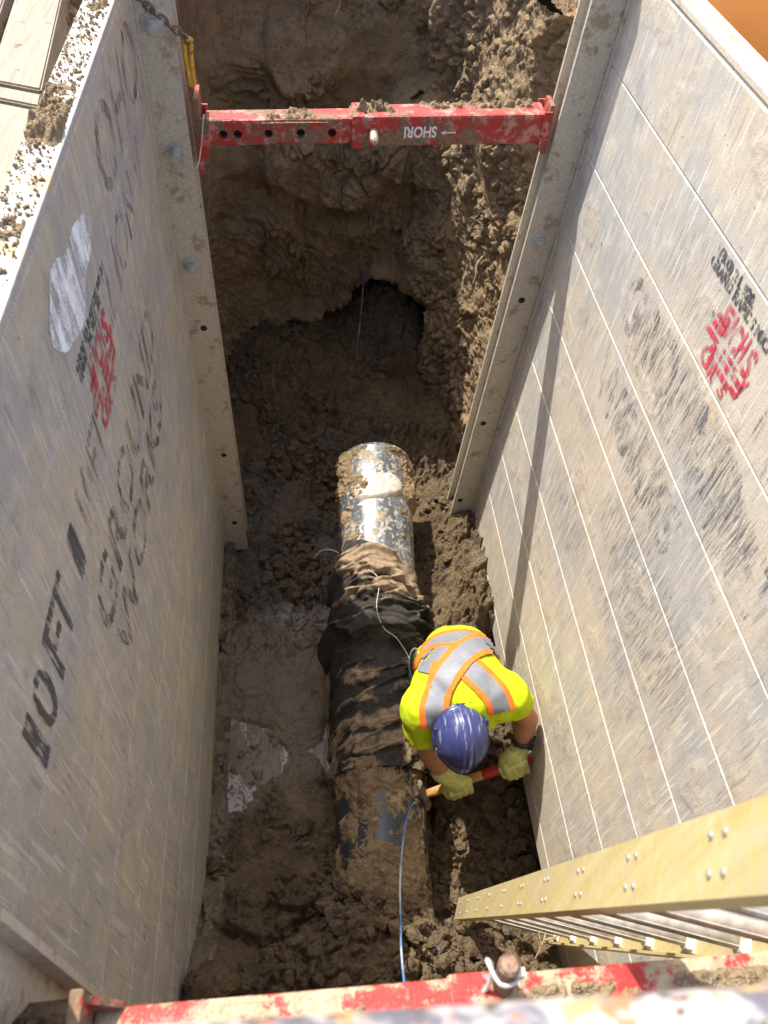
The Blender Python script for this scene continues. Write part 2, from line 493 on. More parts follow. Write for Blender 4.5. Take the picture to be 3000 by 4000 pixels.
def mat_wood(name, c0, c1, axis_scale, grey=0.0):
    m = MB(name); o = m.obj()
    g = m.noise(m.mapv(o, axis_scale), 1.0, 6, 0.6, 0.6); k = m.noise(o, 5, 4, 0.6); s = m.noise(o, 26, 3, 0.6)
    c = m.mix(m.rng(g, 0.3, 0.7), c0, c1)
    c = m.mix(m.rng(k, 0.5, 0.8, 0, 0.5), c, (0.33, 0.28, 0.21))
    c = m.mix(m.rng(s, 0.66, 0.72, 0, 0.8), c, (0.10, 0.07, 0.05))
    return m.fin(c, 0.85, m.bump(g, 0.5, 0.006))
TIMBER = mat_wood('weathered_timber', (0.25, 0.205, 0.155), (0.37, 0.31, 0.24), (60, 3.5, 60))
HANDLE = mat_wood('hickory_handle', (0.36, 0.17, 0.05), (0.50, 0.27, 0.09), (8, 60, 60))

def mat_paint(name, col, lo, hi, dens=110):
    """stencil paint worn away in grooves that run down the wall"""
    m = MB(name); uv = m.uv()
    st = m.noise(m.mapv(uv, (dens, 5, 1)), 1.0, 4, 0.6); pt = m.noise(uv, 11, 5, 0.65); fn = m.noise(uv, 150, 2, 0.6)
    a = m.rng(m.math('ADD', m.math('MULTIPLY', st, 0.62), m.math('ADD', m.math('MULTIPLY', pt, 0.3), m.math('MULTIPLY', fn, 0.2))), lo, hi)
    m.fin(m.mix(m.rng(pt, 0.3, 0.7), col, tuple(x * 1.5 + 0.02 for x in col)), 0.6)
    m.s(m.b.inputs['Alpha'], a)
    return m.m
INK_L = mat_paint('black_stencil_ink', (0.05, 0.05, 0.055), 0.475, 0.60)
INK_L2 = mat_paint('faded_black_ink', (0.075, 0.078, 0.09), 0.54, 0.68)
INK_W = mat_paint('worn_black_ink', (0.06, 0.06, 0.065), 0.545, 0.64, 140)
INK_R = mat_paint('scraped_black_ink', (0.11, 0.115, 0.135), 0.56, 0.68, 170)
REDINK = mat_paint('red_logo_ink', (0.42, 0.03, 0.055), 0.46, 0.64)
WHITEINK = mat_paint('white_paint_patch', (0.66, 0.69, 0.74), 0.42, 0.62, 30)

# ------------------------------------------------------------------ the trench: floor, end wall, ground
def floor_h(x, y, detail=True):
    ys = [-1, 0.3, 1.2, 2.0, 3.0, 4.0, 5.5, 7.0, 8.5, 10.0, 11.5, 13.0, 14.0, 15.0, 16.2, 18]
    zs = [-9.4, -9.9, -10.35, -10.9, -11.75, -12.35, -12.6, -12.5, -12.35, -12.55, -12.4, -12.15, -12.0, -11.85, -11.7, -11.6]
    z = np.interp(y, ys, zs)
    p2 = np.stack([x, y, np.zeros_like(x)], -1)
    # pit where the worker stands, and lower ground along the right wall in front of him
    pit = sstep(1.75, 2.05, x) * sstep(2.3, 3.1, y) * (1 - sstep(6.6, 7.2, y))
    z = z + pit * (-12.95 - z)
    z = z - 0.75 * sstep(2.2, 3.2, x) * (1 - sstep(2.2, 3.0, y)) * sstep(-0.5, 1.2, y)
    # bank of lumps along the right wall beyond the worker
    z = z + 0.85 * sstep(2.55, 3.25, x) * sstep(7.0, 7.6, y) * (1 - sstep(10.6, 12, y))
    # bench under the left wall
    z = np.maximum(z, np.where(x < -1.03 - 0.03 * fbm(p2 * 1.5, 2, 5), -12.27 + 0.02 * fbm(p2 * 2.5, 3, 6), -99))
    # hollow left of the pipe near the far post, and slabs
    z = z - 0.5 * np.exp(-(((x + 0.75) / 0.5) ** 2 + ((y - 9.3) / 0.7) ** 2))
    z = z - 0.45 * np.exp(-(((x + 0.9) / 0.35) ** 2 + ((y - 5.95) / 0.16) ** 2))
    z = z + 0.22 * np.exp(-(((x + 0.55) / 0.7) ** 2 + ((y - 7.2) / 0.9) ** 2))
    # long crack in front of the near mound
    yc = 2.75 + 0.35 * (x + 0.2) * 0.6 + 0.18 * np.sin(x * 4.3)
    z = z - 0.34 * np.exp(-((y - yc) / 0.10) ** 2) * sstep(-1.2, -0.9, x) * (1 - sstep(0.55, 0.75, x))
    yc2 = 1.75 + 0.12 * np.sin(x * 5.1 + 1)
    z = z - 0.22 * np.exp(-((y - yc2) / 0.08) ** 2) * sstep(-0.9, -0.5, x) * (1 - sstep(0.1, 0.6, x))
    # soil heaped over the near end of the pipe
    z = z + 0.75 * np.exp(-((x - 1.1) / 0.55) ** 2) * (1 - sstep(2.6, 3.5, y)) * sstep(0.2, 1.6, y)
    # slump from the cave mouth
    z = z + 0.75 * np.exp(-(((x - 2.5) / 0.85) ** 2 + ((y - 16.1) / 1.1) ** 2)) + 0.3 * np.exp(-(((x - 0.2) / 1.0) ** 2 + ((y - 14.6) / 0.9) ** 2))
    z = z - 0.4 * np.exp(-(((x - 2.45) / 0.45) ** 2 + ((y - 14.35) / 0.14) ** 2))
    wet = wetmask(x, y)
    if detail:
        q = np.stack([x, y, z * 0.4], -1)
        z = z + 0.16 * fbm(q * 0.9, 4, 3)
        slab = sstep(-0.05, 0.28, fbm(q * 0.75 + 3, 3, 23))
        z = z + clods(q, 1.25, 21) * (1.15 - 0.72 * wet) * (1 - 0.62 * slab) * (1.0 + 0.3 * sstep(1.9, 2.6, x))
        z = z + wet * 0.05 * fbm(q * np.array([2.2, 1.2, 1]), 4, 9)
    # the puddle bed
    pud = puddle_mask(x, y)
    z = z - 0.17 * pud + pud * 0.10 * fbm(np.stack([x * 2.5 + y, y * 1.2, 0 * x], -1), 4, 33)
    return z

def puddle_mask(x, y):
    p = np.stack([x, y, np.zeros_like(x)], -1)
    n = 0.55 * fbm(p * 1.5, 5, 31)
    a = 1 - sstep(0.45, 1.0, np.sqrt(((x + 0.72 - 0.15 * (y - 5)) / 0.62) ** 2 + ((y - 4.95) / 0.95) ** 2) + n)
    b = 1 - sstep(0.4, 1.0, np.sqrt(((x - 0.60 + 0.02 * (y - 6)) / 0.17) ** 2 + ((y - 5.6) / 1.15) ** 2) + n)
    return np.maximum(a, b)

def wetmask(x, y):
    p = np.stack([x, y, np.zeros_like(x)], -1)
    n = 0.5 * fbm(p * 1.0, 4, 41)
    a = (1 - sstep(0.7, 1.15, np.sqrt(((x + 0.35) / 1.3) ** 2 + ((y - 6.6) / 1.75) ** 2) + n))
    return np.maximum(a, puddle_mask(x, y))

nx, ny = 320, 900
gx = np.linspace(-2.3, 4.45, nx); gy = np.linspace(-0.9, 17.2, ny)
X, Y = np.meshgrid(gx, gy, indexing='ij')
Z = floor_h(X, Y)
P3 = np.stack([X, Y, Z], -1)
nn = fbm(P3 * 0.8, 4, 51)
clay = sstep(-0.15, 0.35, nn + 0.9 * np.exp(-(((X + 0.3) / 1.0) ** 2 + ((Y - 9.3) / 1.5) ** 2)) - 0.35) * sstep(7.2, 8.2, Y) * (1 - sstep(12.2, 13.5, Y)) * (1 - sstep(1.6, 2.4, X))
clay = np.maximum(clay, 0.9 * np.exp(-(((X - 2.4) / 0.7) ** 2 + ((Y - 15.9) / 0.7) ** 2)))
clay = np.maximum(clay, 0.55 * sstep(0.1, 0.5, nn) * sstep(2.4, 2.9, X) * sstep(7.3, 8, Y) * (1 - sstep(10, 11, Y)))
wet = np.maximum(wetmask(X, Y) * 0.95 + 0.3 * clay, 0.95 * (X < -0.98) * (Y < 9.6))
floor = put('trench_floor', P3.reshape(-1, 3), grid_faces(nx, ny), SOIL, at=(1.2, 8, -12.4),
            attrs=dict(clay=clay, red=np.zeros_like(clay), wet=wet))
tag(floor, 'muddy brown trench bottom of broken soil and wet clay', kind='structure')

# side and end walls of cut soil beyond the shield, one sheet following a plan line
plan = np.array([(-2.0, 9.2), (-1.95, 10.4), (-1.85, 12.0), (-1.6, 13.6), (-1.15, 14.9), (-0.45, 15.65), (0.5, 15.6), (0.95, 15.75),
                 (1.7, 15.75), (2.55, 15.55), (3.05, 14.7), (3.38, 13.5), (3.6, 12.3), (3.85, 11.2), (4.1, 10.3), (4.3, 9.2)])
def resample(P, n):
    d = np.concatenate([[0], np.cumsum(np.linalg.norm(np.diff(P, axis=0), axis=1))])
    t = np.linspace(0, d[-1], n)
    return np.stack([np.interp(t, d, P[:, k]) for k in range(P.shape[1])], -1), t
nu, nv = 640, 330
PL, tu = resample(plan, nu)
for _ in range(14):
    PL[1:-1] = 0.25 * PL[:-2] + 0.5 * PL[1:-1] + 0.25 * PL[2:]
T = np.gradient(PL, axis=0); T /= np.linalg.norm(T, axis=1)[:, None]
NRM = np.stack([T[:, 1], -T[:, 0]], -1)          # points into the trench
zv = np.linspace(-13.1, -3.55, nv)
PX = np.repeat(PL[:, None, :], nv, 1)
ZZ = np.repeat(zv[None, :], nu, 0)
base = np.concatenate([PX, ZZ[..., None]], -1)
U = np.repeat(tu[:, None], nv, 1)
backness = sstep(0.3, 0.9, -NRM[:, 1])[:, None]
leftness = sstep(0.3, 0.9, NRM[:, 0])[:, None]
rightness = sstep(0.3, 0.9, -NRM[:, 0])[:, None]
d = 0.0 - (ZZ + 12.5) * (0.085 * backness + 0.085 * leftness + 0.015 * rightness) + 0.11 * np.maximum(ZZ + 7.6, 0) * rightness * sstep(11.0, 11.8, base[..., 1])     # lean back with height; upper right made to overhang so sun misses it
d = d + 0.30 * fbm(base * 0.55, 4, 61) * (0.4 + 0.6 * backness + 0.4 * rightness)
rough_amt = sstep(-0.25, 0.25, fbm(base * 0.6 + 9, 3, 65) + 0.25 * backness - 0.15 * leftness + 0.35 * rightness + 0.35 * (ZZ < -8.0))
d = d + clods(base, 1.45, 71) * rough_amt * (1 - 0.35 * rightness) + 0.03 * fbm(base * np.array([3, 3, 1.2]), 5, 73)
# bulging ledges of fallen clay on the back wall
for (x0, z0, rx, rz, a) in ((0.9, -8.0, 1.7, 0.9, 0.55), (2.7, -7.2, 1.0, 1.1, 0.55), (0.4, -6.0, 1.1, 0.7, 0.35), (-0.3, -9.6, 0.8, 1.0, 0.35), (2.9, -9.6, 0.6, 1.1, 0.4), (1.3, -9.2, 0.9, 0.35, 0.35)):
    rr = np.sqrt(((base[..., 0] - x0) / rx) ** 2 + ((ZZ - z0) / rz) ** 2) + 0.25 * fbm(base * 1.3, 3, 81)
    d = d + a * (1 - sstep(0.55, 1.0, rr)) * backness
# vertical tooth marks left by the bucket on the smooth sides
d = d + 0.025 * np.sin(U * 9.0 + 2 * fbm(base * 0.4, 2, 91)) * (1 - rough_amt)
# the foot of the face is undercut along an arched lip
lipz = np.interp(base[..., 0], [-1.2, -0.7, 0.08, 0.8, 1.55, 1.95, 2.6, 3.3, 3.7], [-12.6, -12.2, -11.55, -11.38, -11.0, -10.15, -10.4, -10.95, -12.0]) + 0.22 * fbm(base * np.array([1.6, 1.6, 0.2]), 4, 93)
d = d - 0.55 * sstep(0.05, 0.22, lipz - ZZ) * backness + 0.24 * np.exp(-((ZZ - lipz - 0.12) / 0.16) ** 2) * backness
# overhang lip and the cave where the old pipe ran on
cx, cz = 2.45, -11.25
cr = np.sqrt(((base[..., 0] - cx) / 1.12) ** 2 + ((ZZ - cz) / np.where(ZZ > cz, 1.12, 1.6)) ** 2) + 0.16 * fbm(base * 1.4, 3, 95)
cave = (1 - sstep(0.72, 0.95, cr)) * sstep(14.6, 15.0, base[..., 1])
d = d - 1.9 * cave + 0.18 * np.exp(-((cr - 1.12) / 0.16) ** 2) * backness * (ZZ > cz)
W3 = base.copy()
W3[..., 0] += NRM[:, None, 0] * d
W3[..., 1] += NRM[:, None, 1] * d
red = np.clip((1 - sstep(0.8, 1.15, cr)) * sstep(14.6, 15.0, base[..., 1]), 0, 1) * sstep(-11.3, -10.8, ZZ)
clw = 0.35 * sstep(0.15, 0.5, fbm(base * 0.7, 3, 97)) * (ZZ < -9) + 0.8 * cave * (1 - sstep(-11.6, -11.1, ZZ))
CUT = mat_soil('cut_soil', 1.28, 0.10)
wall = put('soil_wall', W3.reshape(-1, 3), grid_faces(nu, nv)[:, ::-1], CUT, at=(1.2, 15, -12),
           attrs=dict(clay=clw, red=red, wet=0.10 * np.ones_like(red) + 0.25 * (1 - rough_amt) * leftness))
tag(wall, 'cut brown soil face round the far end of the trench with a dark cave at its foot', kind='structure')

# ground outside the cut: near, far, left and right of the opening
def ground_piece(x0, x1, y0, y1, nx_, ny_, zf):
    a = np.linspace(x0, x1, nx_); b = np.linspace(y0, y1, ny_)
    A, B = np.meshgrid(a, b, indexing='ij')
    Q = np.stack([A, B, zf(A, B)], -1)
    return Q.reshape(-1, 3), grid_faces(nx_, ny_)
def gz(A, B):
    p = np.stack([A, B, 0 * A], -1)
    return -3.75 + 0.12 * fbm(p * 0.5, 4, 101) + clods(p, 0.6, 107)
gp = [ground_piece(-90, -2.0, -90, 9.3, 60, 60, lambda A, B: -4.0 + 0 * A), ground_piece(4.35, 90, -90, 9.3, 40, 60, lambda A, B: -4.0 + 0 * A),
      ground_piece(-2.0, 4.35, -90, 0.0, 40, 40, lambda A, B: -4.3 + 0 * A),
      ground_piece(-90, -1.9, 9.3, 90, 60, 60, lambda A, B: -4.0 + 0 * A), ground_piece(4.3, 90, 9.3, 90, 60, 60, lambda A, B: -4.0 + 0 * A),
      ground_piece(-2.0, 4.4, 16.3, 19.0, 200, 80, gz), ground_piece(-2.0, 4.4, 19.0, 90, 30, 60, lambda A, B: -3.9 + 0 * A),
      ground_piece(-3.6, -2.6, 9.2, 16.4, 60, 300, gz), ground_piece(3.75, 4.9, 10.4, 16.4, 60, 200, gz), ground_piece(4.2, 4.9, 9.2, 10.4, 20, 30, gz)]
# backing faces of the cut hidden behind the shield, so no light creeps in
def quad(a, b, c, d_): return np.array([a, b, c, d_], float), [[0, 1, 2, 3]]
gp += [quad((-2.0, -1, -13.2), (-2.0, 9.4, -13.2), (-2.0, 9.4, -3.98), (-2.0, -1, -3.98)),
       quad((4.4, 9.4, -13.2), (4.4, -1, -13.2), (4.4, -1, -3.98), (4.4, 9.4, -3.98)),
       quad((-2.0, 0.02, -13.2), (4.4, 0.02, -13.2), (4.4, 0.02, -4.3), (-2.0, 0.02, -4.3))]
V, F = join(gp)
g = put('ground', V, F, DIRT, at=(0, 0, -4), smooth=False, attrs=dict(clay=np.zeros(len(V)), red=np.zeros(len(V)), wet=np.zeros(len(V))))
tag(g, 'bare dry ground around the trench opening', kind='structure')

# water
def mat_water():
    m = MB('muddy_water'); o = m.obj()
    n = m.noise(o, 9, 4, 0.6, 0.5); f = m.noise(o, 55, 4, 0.65)
    c = m.mix(m.rng(n, 0.4, 0.7), (0.13, 0.088, 0.048), (0.19, 0.14, 0.085))
    fo = m.noise(m.mapv(o, (1, 0.38, 1), rot=(0, 0, -0.45)), 13, 8, 0.78, 0.6)
    k = m.math('MULTIPLY', m.rng(fo, 0.50, 0.56), m.rng(f, 0.36, 0.50))
    c = m.mix(m.math('MULTIPLY', k, 0.85), c, (0.50, 0.48, 0.46))
    return m.fin(c, m.rng(k, 0, 1, 0.13, 0.6), m.bump(m.math('ADD', m.math('MULTIPLY', k, 0.7), m.math('MULTIPLY', f, 0.4)), 0.5, 0.008), spec=0.28)
WATER = mat_water()
a = np.linspace(-1.5, 1.2, 20); b = np.linspace(3.6, 7.3, 24)
A, B = np.meshgrid(a, b, indexing='ij')
Q = np.stack([A, B, np.full_like(A, -12.66)], -1)
pw = put('puddle', Q.reshape(-1, 3), grid_faces(20, 24), WATER, at=(-0.5, 5, -12.66))
tag(pw, 'muddy puddle shining between the left wall and the pipe', kind='structure')

# loose crumbs of soil, far too many to count
ico = bmesh.new(); bmesh.ops.create_icosphere(ico, subdivisions=1, radius=1.0)
IV = np.array([v.co[:] for v in ico.verts]); IF = np.array([[v.index for v in f.verts] for f in ico.faces]); ico.free()
def crumbs(name, pts, sizes, mat, label, at, seed, clayv=None, parent=None):
    n = len(pts); r = np.random.default_rng(seed)
    V = IV[None] * (0.65 + 0.6 * r.random((n, len(IV), 1))) * (0.7 + 0.6 * r.random((n, 1, 3))) * np.asarray(sizes)[:, None, None]
    ang = r.random(n) * 6.28
    c, s = np.cos(ang)[:, None], np.sin(ang)[:, None]
    x = V[..., 0] * c - V[..., 1] * s; y = V[..., 0] * s + V[..., 1] * c
    V = np.stack([x, y, V[..., 2]], -1) + np.asarray(pts)[:, None, :]
    F = (IF[None] + (np.arange(n) * len(IV))[:, None, None]).reshape(-1, 3)
    cl = np.repeat(np.zeros(n) if clayv is None else clayv, len(IV))
    o = put(name, V.reshape(-1, 3), F, mat, parent=parent, at=at, smooth=False, attrs=dict(clay=cl, red=0 * cl, wet=0 * cl))
    if parent is None: tag(o, label, kind='stuff')
    else: o['kind'] = 'stuff'
    return o
m_ = 17000
px = rng.uniform(-1.4, 4.0, m_); py = np.concatenate([rng.uniform(0.4, 4.4, 7000), rng.uniform(7.0, 15.9, 10000)])
keep = (wetmask(px, py) < 0.25) & ((fbm(np.stack([px, py, 0 * px], -1) * 1.1, 3, 111) > 0.0))
px, py = px[keep], py[keep]
sz = 0.020 + 0.10 * rng.random(len(px)) ** 5
crumbs('soil_crumbs', np.stack([px, py, floor_h(px, py) + sz * 0.25], -1), sz, SOIL, 'loose brown soil crumbs scattered over the trench bottom', (1, 7, -12), 5,
       0.7 * (rng.random(len(px)) < 0.1))

# ------------------------------------------------------------------ the two shield walls
AL = AR = 0.038
XL, ZL, XR, ZR = -1.5916, -2.9728, 3.8604, -2.5485
class Side:
    def __init__(self, left):
        self.left = left
        self.D = np.array([-math.sin(AL), 0, math.cos(AL)]) if left else np.array([math.sin(AR), 0, math.cos(AR)])
        self.P = np.array([XL, 0, ZL]) if left else np.array([XR, 0, ZR])
        n = np.cross([0, 1, 0], self.D)
        self.N = n if (n[0] > 0) == left else -n          # into the trench
    def pt(self, q):
        """(along, up, out of the wall) in planks -> plank space"""
        q = np.asarray(q, float)
        return self.P + q[..., 0:1] * np.array([0, 1.0, 0]) + q[..., 1:2] * self.D + q[..., 2:3] * self.N
LEFT, RIGHT = Side(True), Side(False)
def wput(side, name, V, F, mats, parent, smooth=False, midx=None):
    V = np.asarray(V, float)
    if isinstance(F, np.ndarray): F = F.tolist()
    if not side.left: F = [list(f)[::-1] for f in F]
    return put(name, side.pt(V), F, mats, parent=parent, smooth=smooth, uv=V[:, :2] * S, midx=midx)
def prism(poly_uh, v0, v1):
    """polygon in (along, out) extruded up the wall"""
    n = len(poly_uh)
    V = [(u, v0, h) for u, h in poly_uh] + [(u, v1, h) for u, h in poly_uh]
    F = [[i, (i + 1) % n, n + (i + 1) % n, n + i] for i in range(n)] + [list(range(n))[::-1], list(range(n, 2 * n))]
    # caps of a concave outline are split by hand through bmesh triangulation
    bm = bmesh.new()
    bv = [bm.verts.new(v) for v in V]
    for f in F: bm.faces.new([bv[i] for i in f])
    bmesh.ops.recalc_face_normals(bm, faces=bm.faces[:])
    bmesh.ops.triangulate(bm, faces=[f for f in bm.faces if len(f.verts) > 4])
    bm.verts.index_update()
    F = [[v.index for v in f.verts] for f in bm.faces]
    bm.free()
    return np.array(V), F

FONT = None
def letters(side, body, u0, u1, v0, v1, mat, parent, name, h=0.006, shear=0.0, bold=0.0):
    """stencilled words filling the box u0..u1, v0..v1 as read from inside the trench"""
    cu = bpy.data.curves.new(name, 'FONT'); cu.body = body; cu.size = 1.0; cu.offset = bold; cu.shear = shear
    cu.resolution_u = 4; cu.space_line = 0.85
    tmp = bpy.data.objects.new('tmp', cu); COL.objects.link(tmp)
    dg = bpy.context.evaluated_depsgraph_get(); dg.update()
    me = bpy.data.meshes.new_from_object(tmp.evaluated_get(dg))
    V = np.array([v.co[:] for v in me.vertices]); F = [list(p.vertices) for p in me.polygons]
    bpy.data.objects.remove(tmp); bpy.data.meshes.remove(me); bpy.data.curves.remove(cu)
    lo, hi = V.min(0), V.max(0)
    t = (V - lo) / np.maximum(hi - lo, 1e-6)
    uu = u0 + t[:, 0] * (u1 - u0) if side.left else u1 - t[:, 0] * (u1 - u0)
    vv = v0 + t[:, 1] * (v1 - v0)
    return wput(side, name, np.stack([uu, vv, np.full(len(uu), h)], -1), F, mat, parent)
def marks(side, polys, mat, parent, name, h=0.006):
    V = []; F = []
    for pl in polys:
        F.append(list(range(len(V), len(V) + len(pl)))); V += [(u, v, h) for u, v in pl]
    return wput(side, name, V, F, mat, parent)

UF0, UF1, EO = 9.83, 10.27, 0.42        # far post: along the wall, and how far it stands out
def shield(side):
    left = side.left
    root = empty('trench_shield_wall', side.pt((5.3, -9.6, 0)),
                 'left grey metal shield wall, its white rim heaped with dirt, facing the ladder' if left else
                 'right beige sunlit metal shield wall behind the ladder and the crouching worker', 'shield wall')
    pm = PANEL_L if left else PANEL_R
    # planks: a chamfered upper lip leaves the bright joint line, the foot of the next one is square
    TH = 0.27
    nb = 10
    for i in range(nb):
        v1 = -i * 1.0; v0 = v1 - 1.0 if i < nb - 1 else -9.36
        g = 0.0035 / S
        lip = 0.0065 / S
        prof = [(v0 + g, 0.0), (v1 - lip - (0.0 if i else 0.02), 0.0), (v1 - 0.001, -lip * 1.1), (v1 - 0.001, -TH), (v0 + g, -TH)]
        n = len(prof); us = np.linspace(0.30, 10.33, 12)
        jit = [0.0] * 12
        V = []; F = []
        for u in us:
            V += [(u, v, h) for v, h in prof]
        for a in range(len(us) - 1):
            for k in range(n):
                F.append([a * n + k, (a + 1) * n + k, (a + 1) * n + (k + 1) % n, a * n + (k + 1) % n])
        F += [list(range(n)), list(range((len(us) - 1) * n, len(us) * n))[::-1]]
        F = [f[::-1] for f in F]
        bmk = bmesh.new(); bv = [bmk.verts.new(v) for v in V]
        for f in F: bmk.faces.new([bv[q] for q in f])
        bmesh.ops.recalc_face_normals(bmk, faces=bmk.faces[:]); bmk.verts.index_update()
        F = [[v.index for v in f.verts] for f in bmk.faces]; bmk.free()
        wput(side, 'plank', V, F, pm, root)
    # rim along the top
    V, F = box((5.3, 0.035, -0.145), (5.03, 0, 0), (0, 0.034, 0), (0, 0, 0.150), 0.012)
    wput(side, 'rim', V, F, RIMM if left else POST, root)
    # posts: channel section with two lips towards the trench
    for k, (a, b) in enumerate(((UF0, UF1), (0.55, 0.99))):
        outline = [(a, 0.002), (a, EO), (a + 0.045, EO), (a + 0.045, EO - 0.10), (b - 0.045, EO - 0.10), (b - 0.045, EO), (b, EO), (b, 0.002)]
        V, F = prism(outline, -9.72, 0.42)
        po = wput(side, 'post', V, F, POST, root)
        # foot flange and stitch-weld gaps where the post meets the planks
        gaps = [box((a - 0.012, -0.95 - 1.02 * j - (0.1 if left else 0.25), 0.012), (0.010, 0, 0), (0, 0.34, 0), (0, 0, 0.010)) for j in range(9)]
        V, F = join(gaps); wput(side, 'weld_gap', V, F, DARK, po)
        strip = [box((a - 0.045, -4.66, 0.012), (0.030, 0, 0), (0, 5.0, 0), (0, 0, 0.014), 0.004)]
        V, F = join(strip); wput(side, 'weld_strip', V, F, POST, po)
    return root
root_L = shield(LEFT)
root_R = shield(RIGHT)

def find(root, name):
    return [c for c in root.children if c.name.split('.')[0] == name]

# bolts on the near faces of the far posts
def bolt_mesh(r_w, r_n, long):
    parts = [cyl((0, 0, 0), (0, -0.012, 0), r_w, r_w * 0.96, 20), cyl((0, -0.012, 0), (0, -0.028, 0), r_w * 0.80, r_w * 0.72, 20),
             cyl((0, -0.028, 0), (0, -0.095, 0), r_n, r_n, 6), cyl((0, -0.095, 0), (0, -0.095 - long, 0), r_n * 0.62, r_n * 0.55, 12)]
    return join(parts)
bm_big = bolt_mesh(0.135, 0.078, 0.05)
bolt_me = mesh_np('bolt', bm_big[0] * S, bm_big[1], ZINC, smooth=False)
def add_bolt(root, x, y, z, sc=1.0):
    post = min(find(root, 'post'), key=lambda o: 0 if o.name.startswith('post') and abs(np.array([v.co[1] for v in o.data.vertices]).mean() + root.location.y - y * S) < 0.3 else 1)
    o = bpy.data.objects.new('bolt', bolt_me); COL.objects.link(o)
    o.parent = post
    o.location = Vector(w((x, y, z)) - root_of(post))
    o.scale = (sc, sc, sc)
    return o
add_bolt(root_L, -1.37, UF0 - 0.002, -3.39)
add_bolt(root_L, -1.26, UF0 - 0.002, -6.35, 0.95)
add_bolt(root_R, 3.50, UF0 - 0.002, -5.85, 0.85)
hole_v, hole_f = cyl((0, 0.02, 0), (0, -0.004, 0), 0.048, 0.048, 18)  # flat dark disc, paints the shade of an undrilled bolt hole
hole_me = mesh_np('bolt_hole_shade', hole_v * S, hole_f, DARK, smooth=False)
for root, hs in ((root_L, ((-1.19, -7.39), (-1.09, -10.03), (-1.02, -11.85))), (root_R, ((3.46, -6.83), (3.32, -9.31), (3.22, -11.3)))):
    for x, z in hs:
        post = find(root, 'post')[0]
        o = bpy.data.objects.new('bolt_hole_shade', hole_me); COL.objects.link(o)
        o.parent = post; o.location = Vector(w((x, UF0, z)) - root_of(post))

# lettering. Left: black size mark low on the second plank, scraped rows, a red diamond emblem
for ch_, a_, b_ in (('1', 2.17, 2.31), ('0', 2.38, 2.67), ('F', 2.78, 3.07), ('T', 3.03, 3.34)):
    letters(LEFT, ch_, a_, b_, -2.0, -1.50, INK_L, root_L, 'stencil_lettering', bold=0.012)
letters(LEFT, '-', 3.62, 3.80, -2.02, -1.55, INK_L, root_L, 'stencil_lettering', bold=0.02)
letters(LEFT, '10FT', 4.02, 5.05, -2.02, -1.52, INK_L2, root_L, 'stencil_lettering', bold=0.012)
letters(LEFT, 'GROUND', 3.65, 7.6, -2.95, -2.35, INK_W, root_L, 'stencil_lettering', bold=0.015)
letters(LEFT, 'WORKS', 3.75, 7.2, -3.65, -3.08, INK_W, root_L, 'stencil_lettering', bold=0.015)
letters(LEFT, 'OHO', 6.9, 9.6, -0.93, -0.20, INK_L2, root_L, 'stencil_lettering', bold=0.01)
letters(LEFT, '2 ION V', 6.0, 8.75, -1.62, -1.10, INK_L2, root_L, 'stencil_lettering', bold=0.004)
letters(RIGHT, 'GROUND', 4.15, 7.35, -2.75, -2.10, INK_R, root_R, 'stencil_lettering', bold=0.03)
letters(RIGHT, 'WORKS', 4.6, 7.3, -3.72, -3.12, INK_R, root_R, 'stencil_lettering', bold=0.03)
letters(RIGHT, '10FT', 3.1, 4.5, -1.98, -1.48, INK_R, root_R, 'stencil_lettering', bold=0.02)
letters(RIGHT, '10FT', 3.2, 4.4, -2.9, -2.3, INK_R, root_R, 'stencil_lettering', bold=0.02)
letters(RIGHT, 'R', 5.70, 5.74, -1.56, -1.51, INK_L, root_R, 'stencil_lettering')

def emblem(side, root, u0, u1, v0, v1):
    """diamond of red bars and letters, drawn as read from inside the trench"""
    def m(a, b): return (u0 + (u1 - u0) * (a if side.left else 1 - a), v0 + (v1 - v0) * b)
    bars = []
    def bar(a0, b0, a1, b1, t, sl=0.0):
        bars.append([m(a0, b0 - t), m(a1, b1 - t), m(a1 + sl, b1 + t), m(a0 + sl, b0 + t)])
    bar(0.08, 0.74, 0.30, 0.74, 0.045, 0.05); bar(0.05, 0.60, 0.28, 0.60, 0.045, 0.05); bar(0.02, 0.46, 0.26, 0.46, 0.045, 0.05)
    bar(0.22, 0.38, 0.62, 0.38, 0.05, 0.05); bar(0.26, 0.24, 0.74, 0.24, 0.05, 0.05); bar(0.40, 0.50, 0.70, 0.50, 0.035, 0.04)
    bar(0.68, 0.42, 0.90, 0.42, 0.05, 0.04); bar(0.72, 0.28, 0.88, 0.28, 0.045, 0.04)
    marks(side, bars, REDINK, root, 'emblem_bar', 0.008)
    def lt(ch, a0, a1, b0, b1):
        p, q = m(a0, b0), m(a1, b1)
        letters(side, ch, min(p[0], q[0]), max(p[0], q[0]), min(p[1], q[1]), max(p[1], q[1]), REDINK, root, 'emblem_letter', 0.008, 0.12, 0.04)
    lt('E', 0.16, 0.34, 0.66, 0.98); lt('J', 0.30, 0.42, 0.60, 0.98); lt('C', 0.42, 0.58, 0.56, 0.96); lt('H', 0.58, 0.72, 0.58, 0.98); lt('S', 0.74, 0.90, 0.54, 0.94)
    lt('G', 0.14, 0.36, 0.04, 0.34); lt('R', 0.36, 0.50, 0.02, 0.20); lt('S', 0.62, 0.76, 0.02, 0.22); lt('Y', 0.84, 0.98, 0.30, 0.60)
emblem(LEFT, root_L, 4.90, 6.05, -1.95, -1.22)
emblem(RIGHT, root_R, 4.78, 5.75, -1.97, -1.30)
letters(LEFT, 'GRAND RAPIDS MICH\n1(800) 24. 920. 50', 4.85, 6.25, -1.235, -1.03, INK_L, root_L, 'stencil_lettering', bold=0.05)
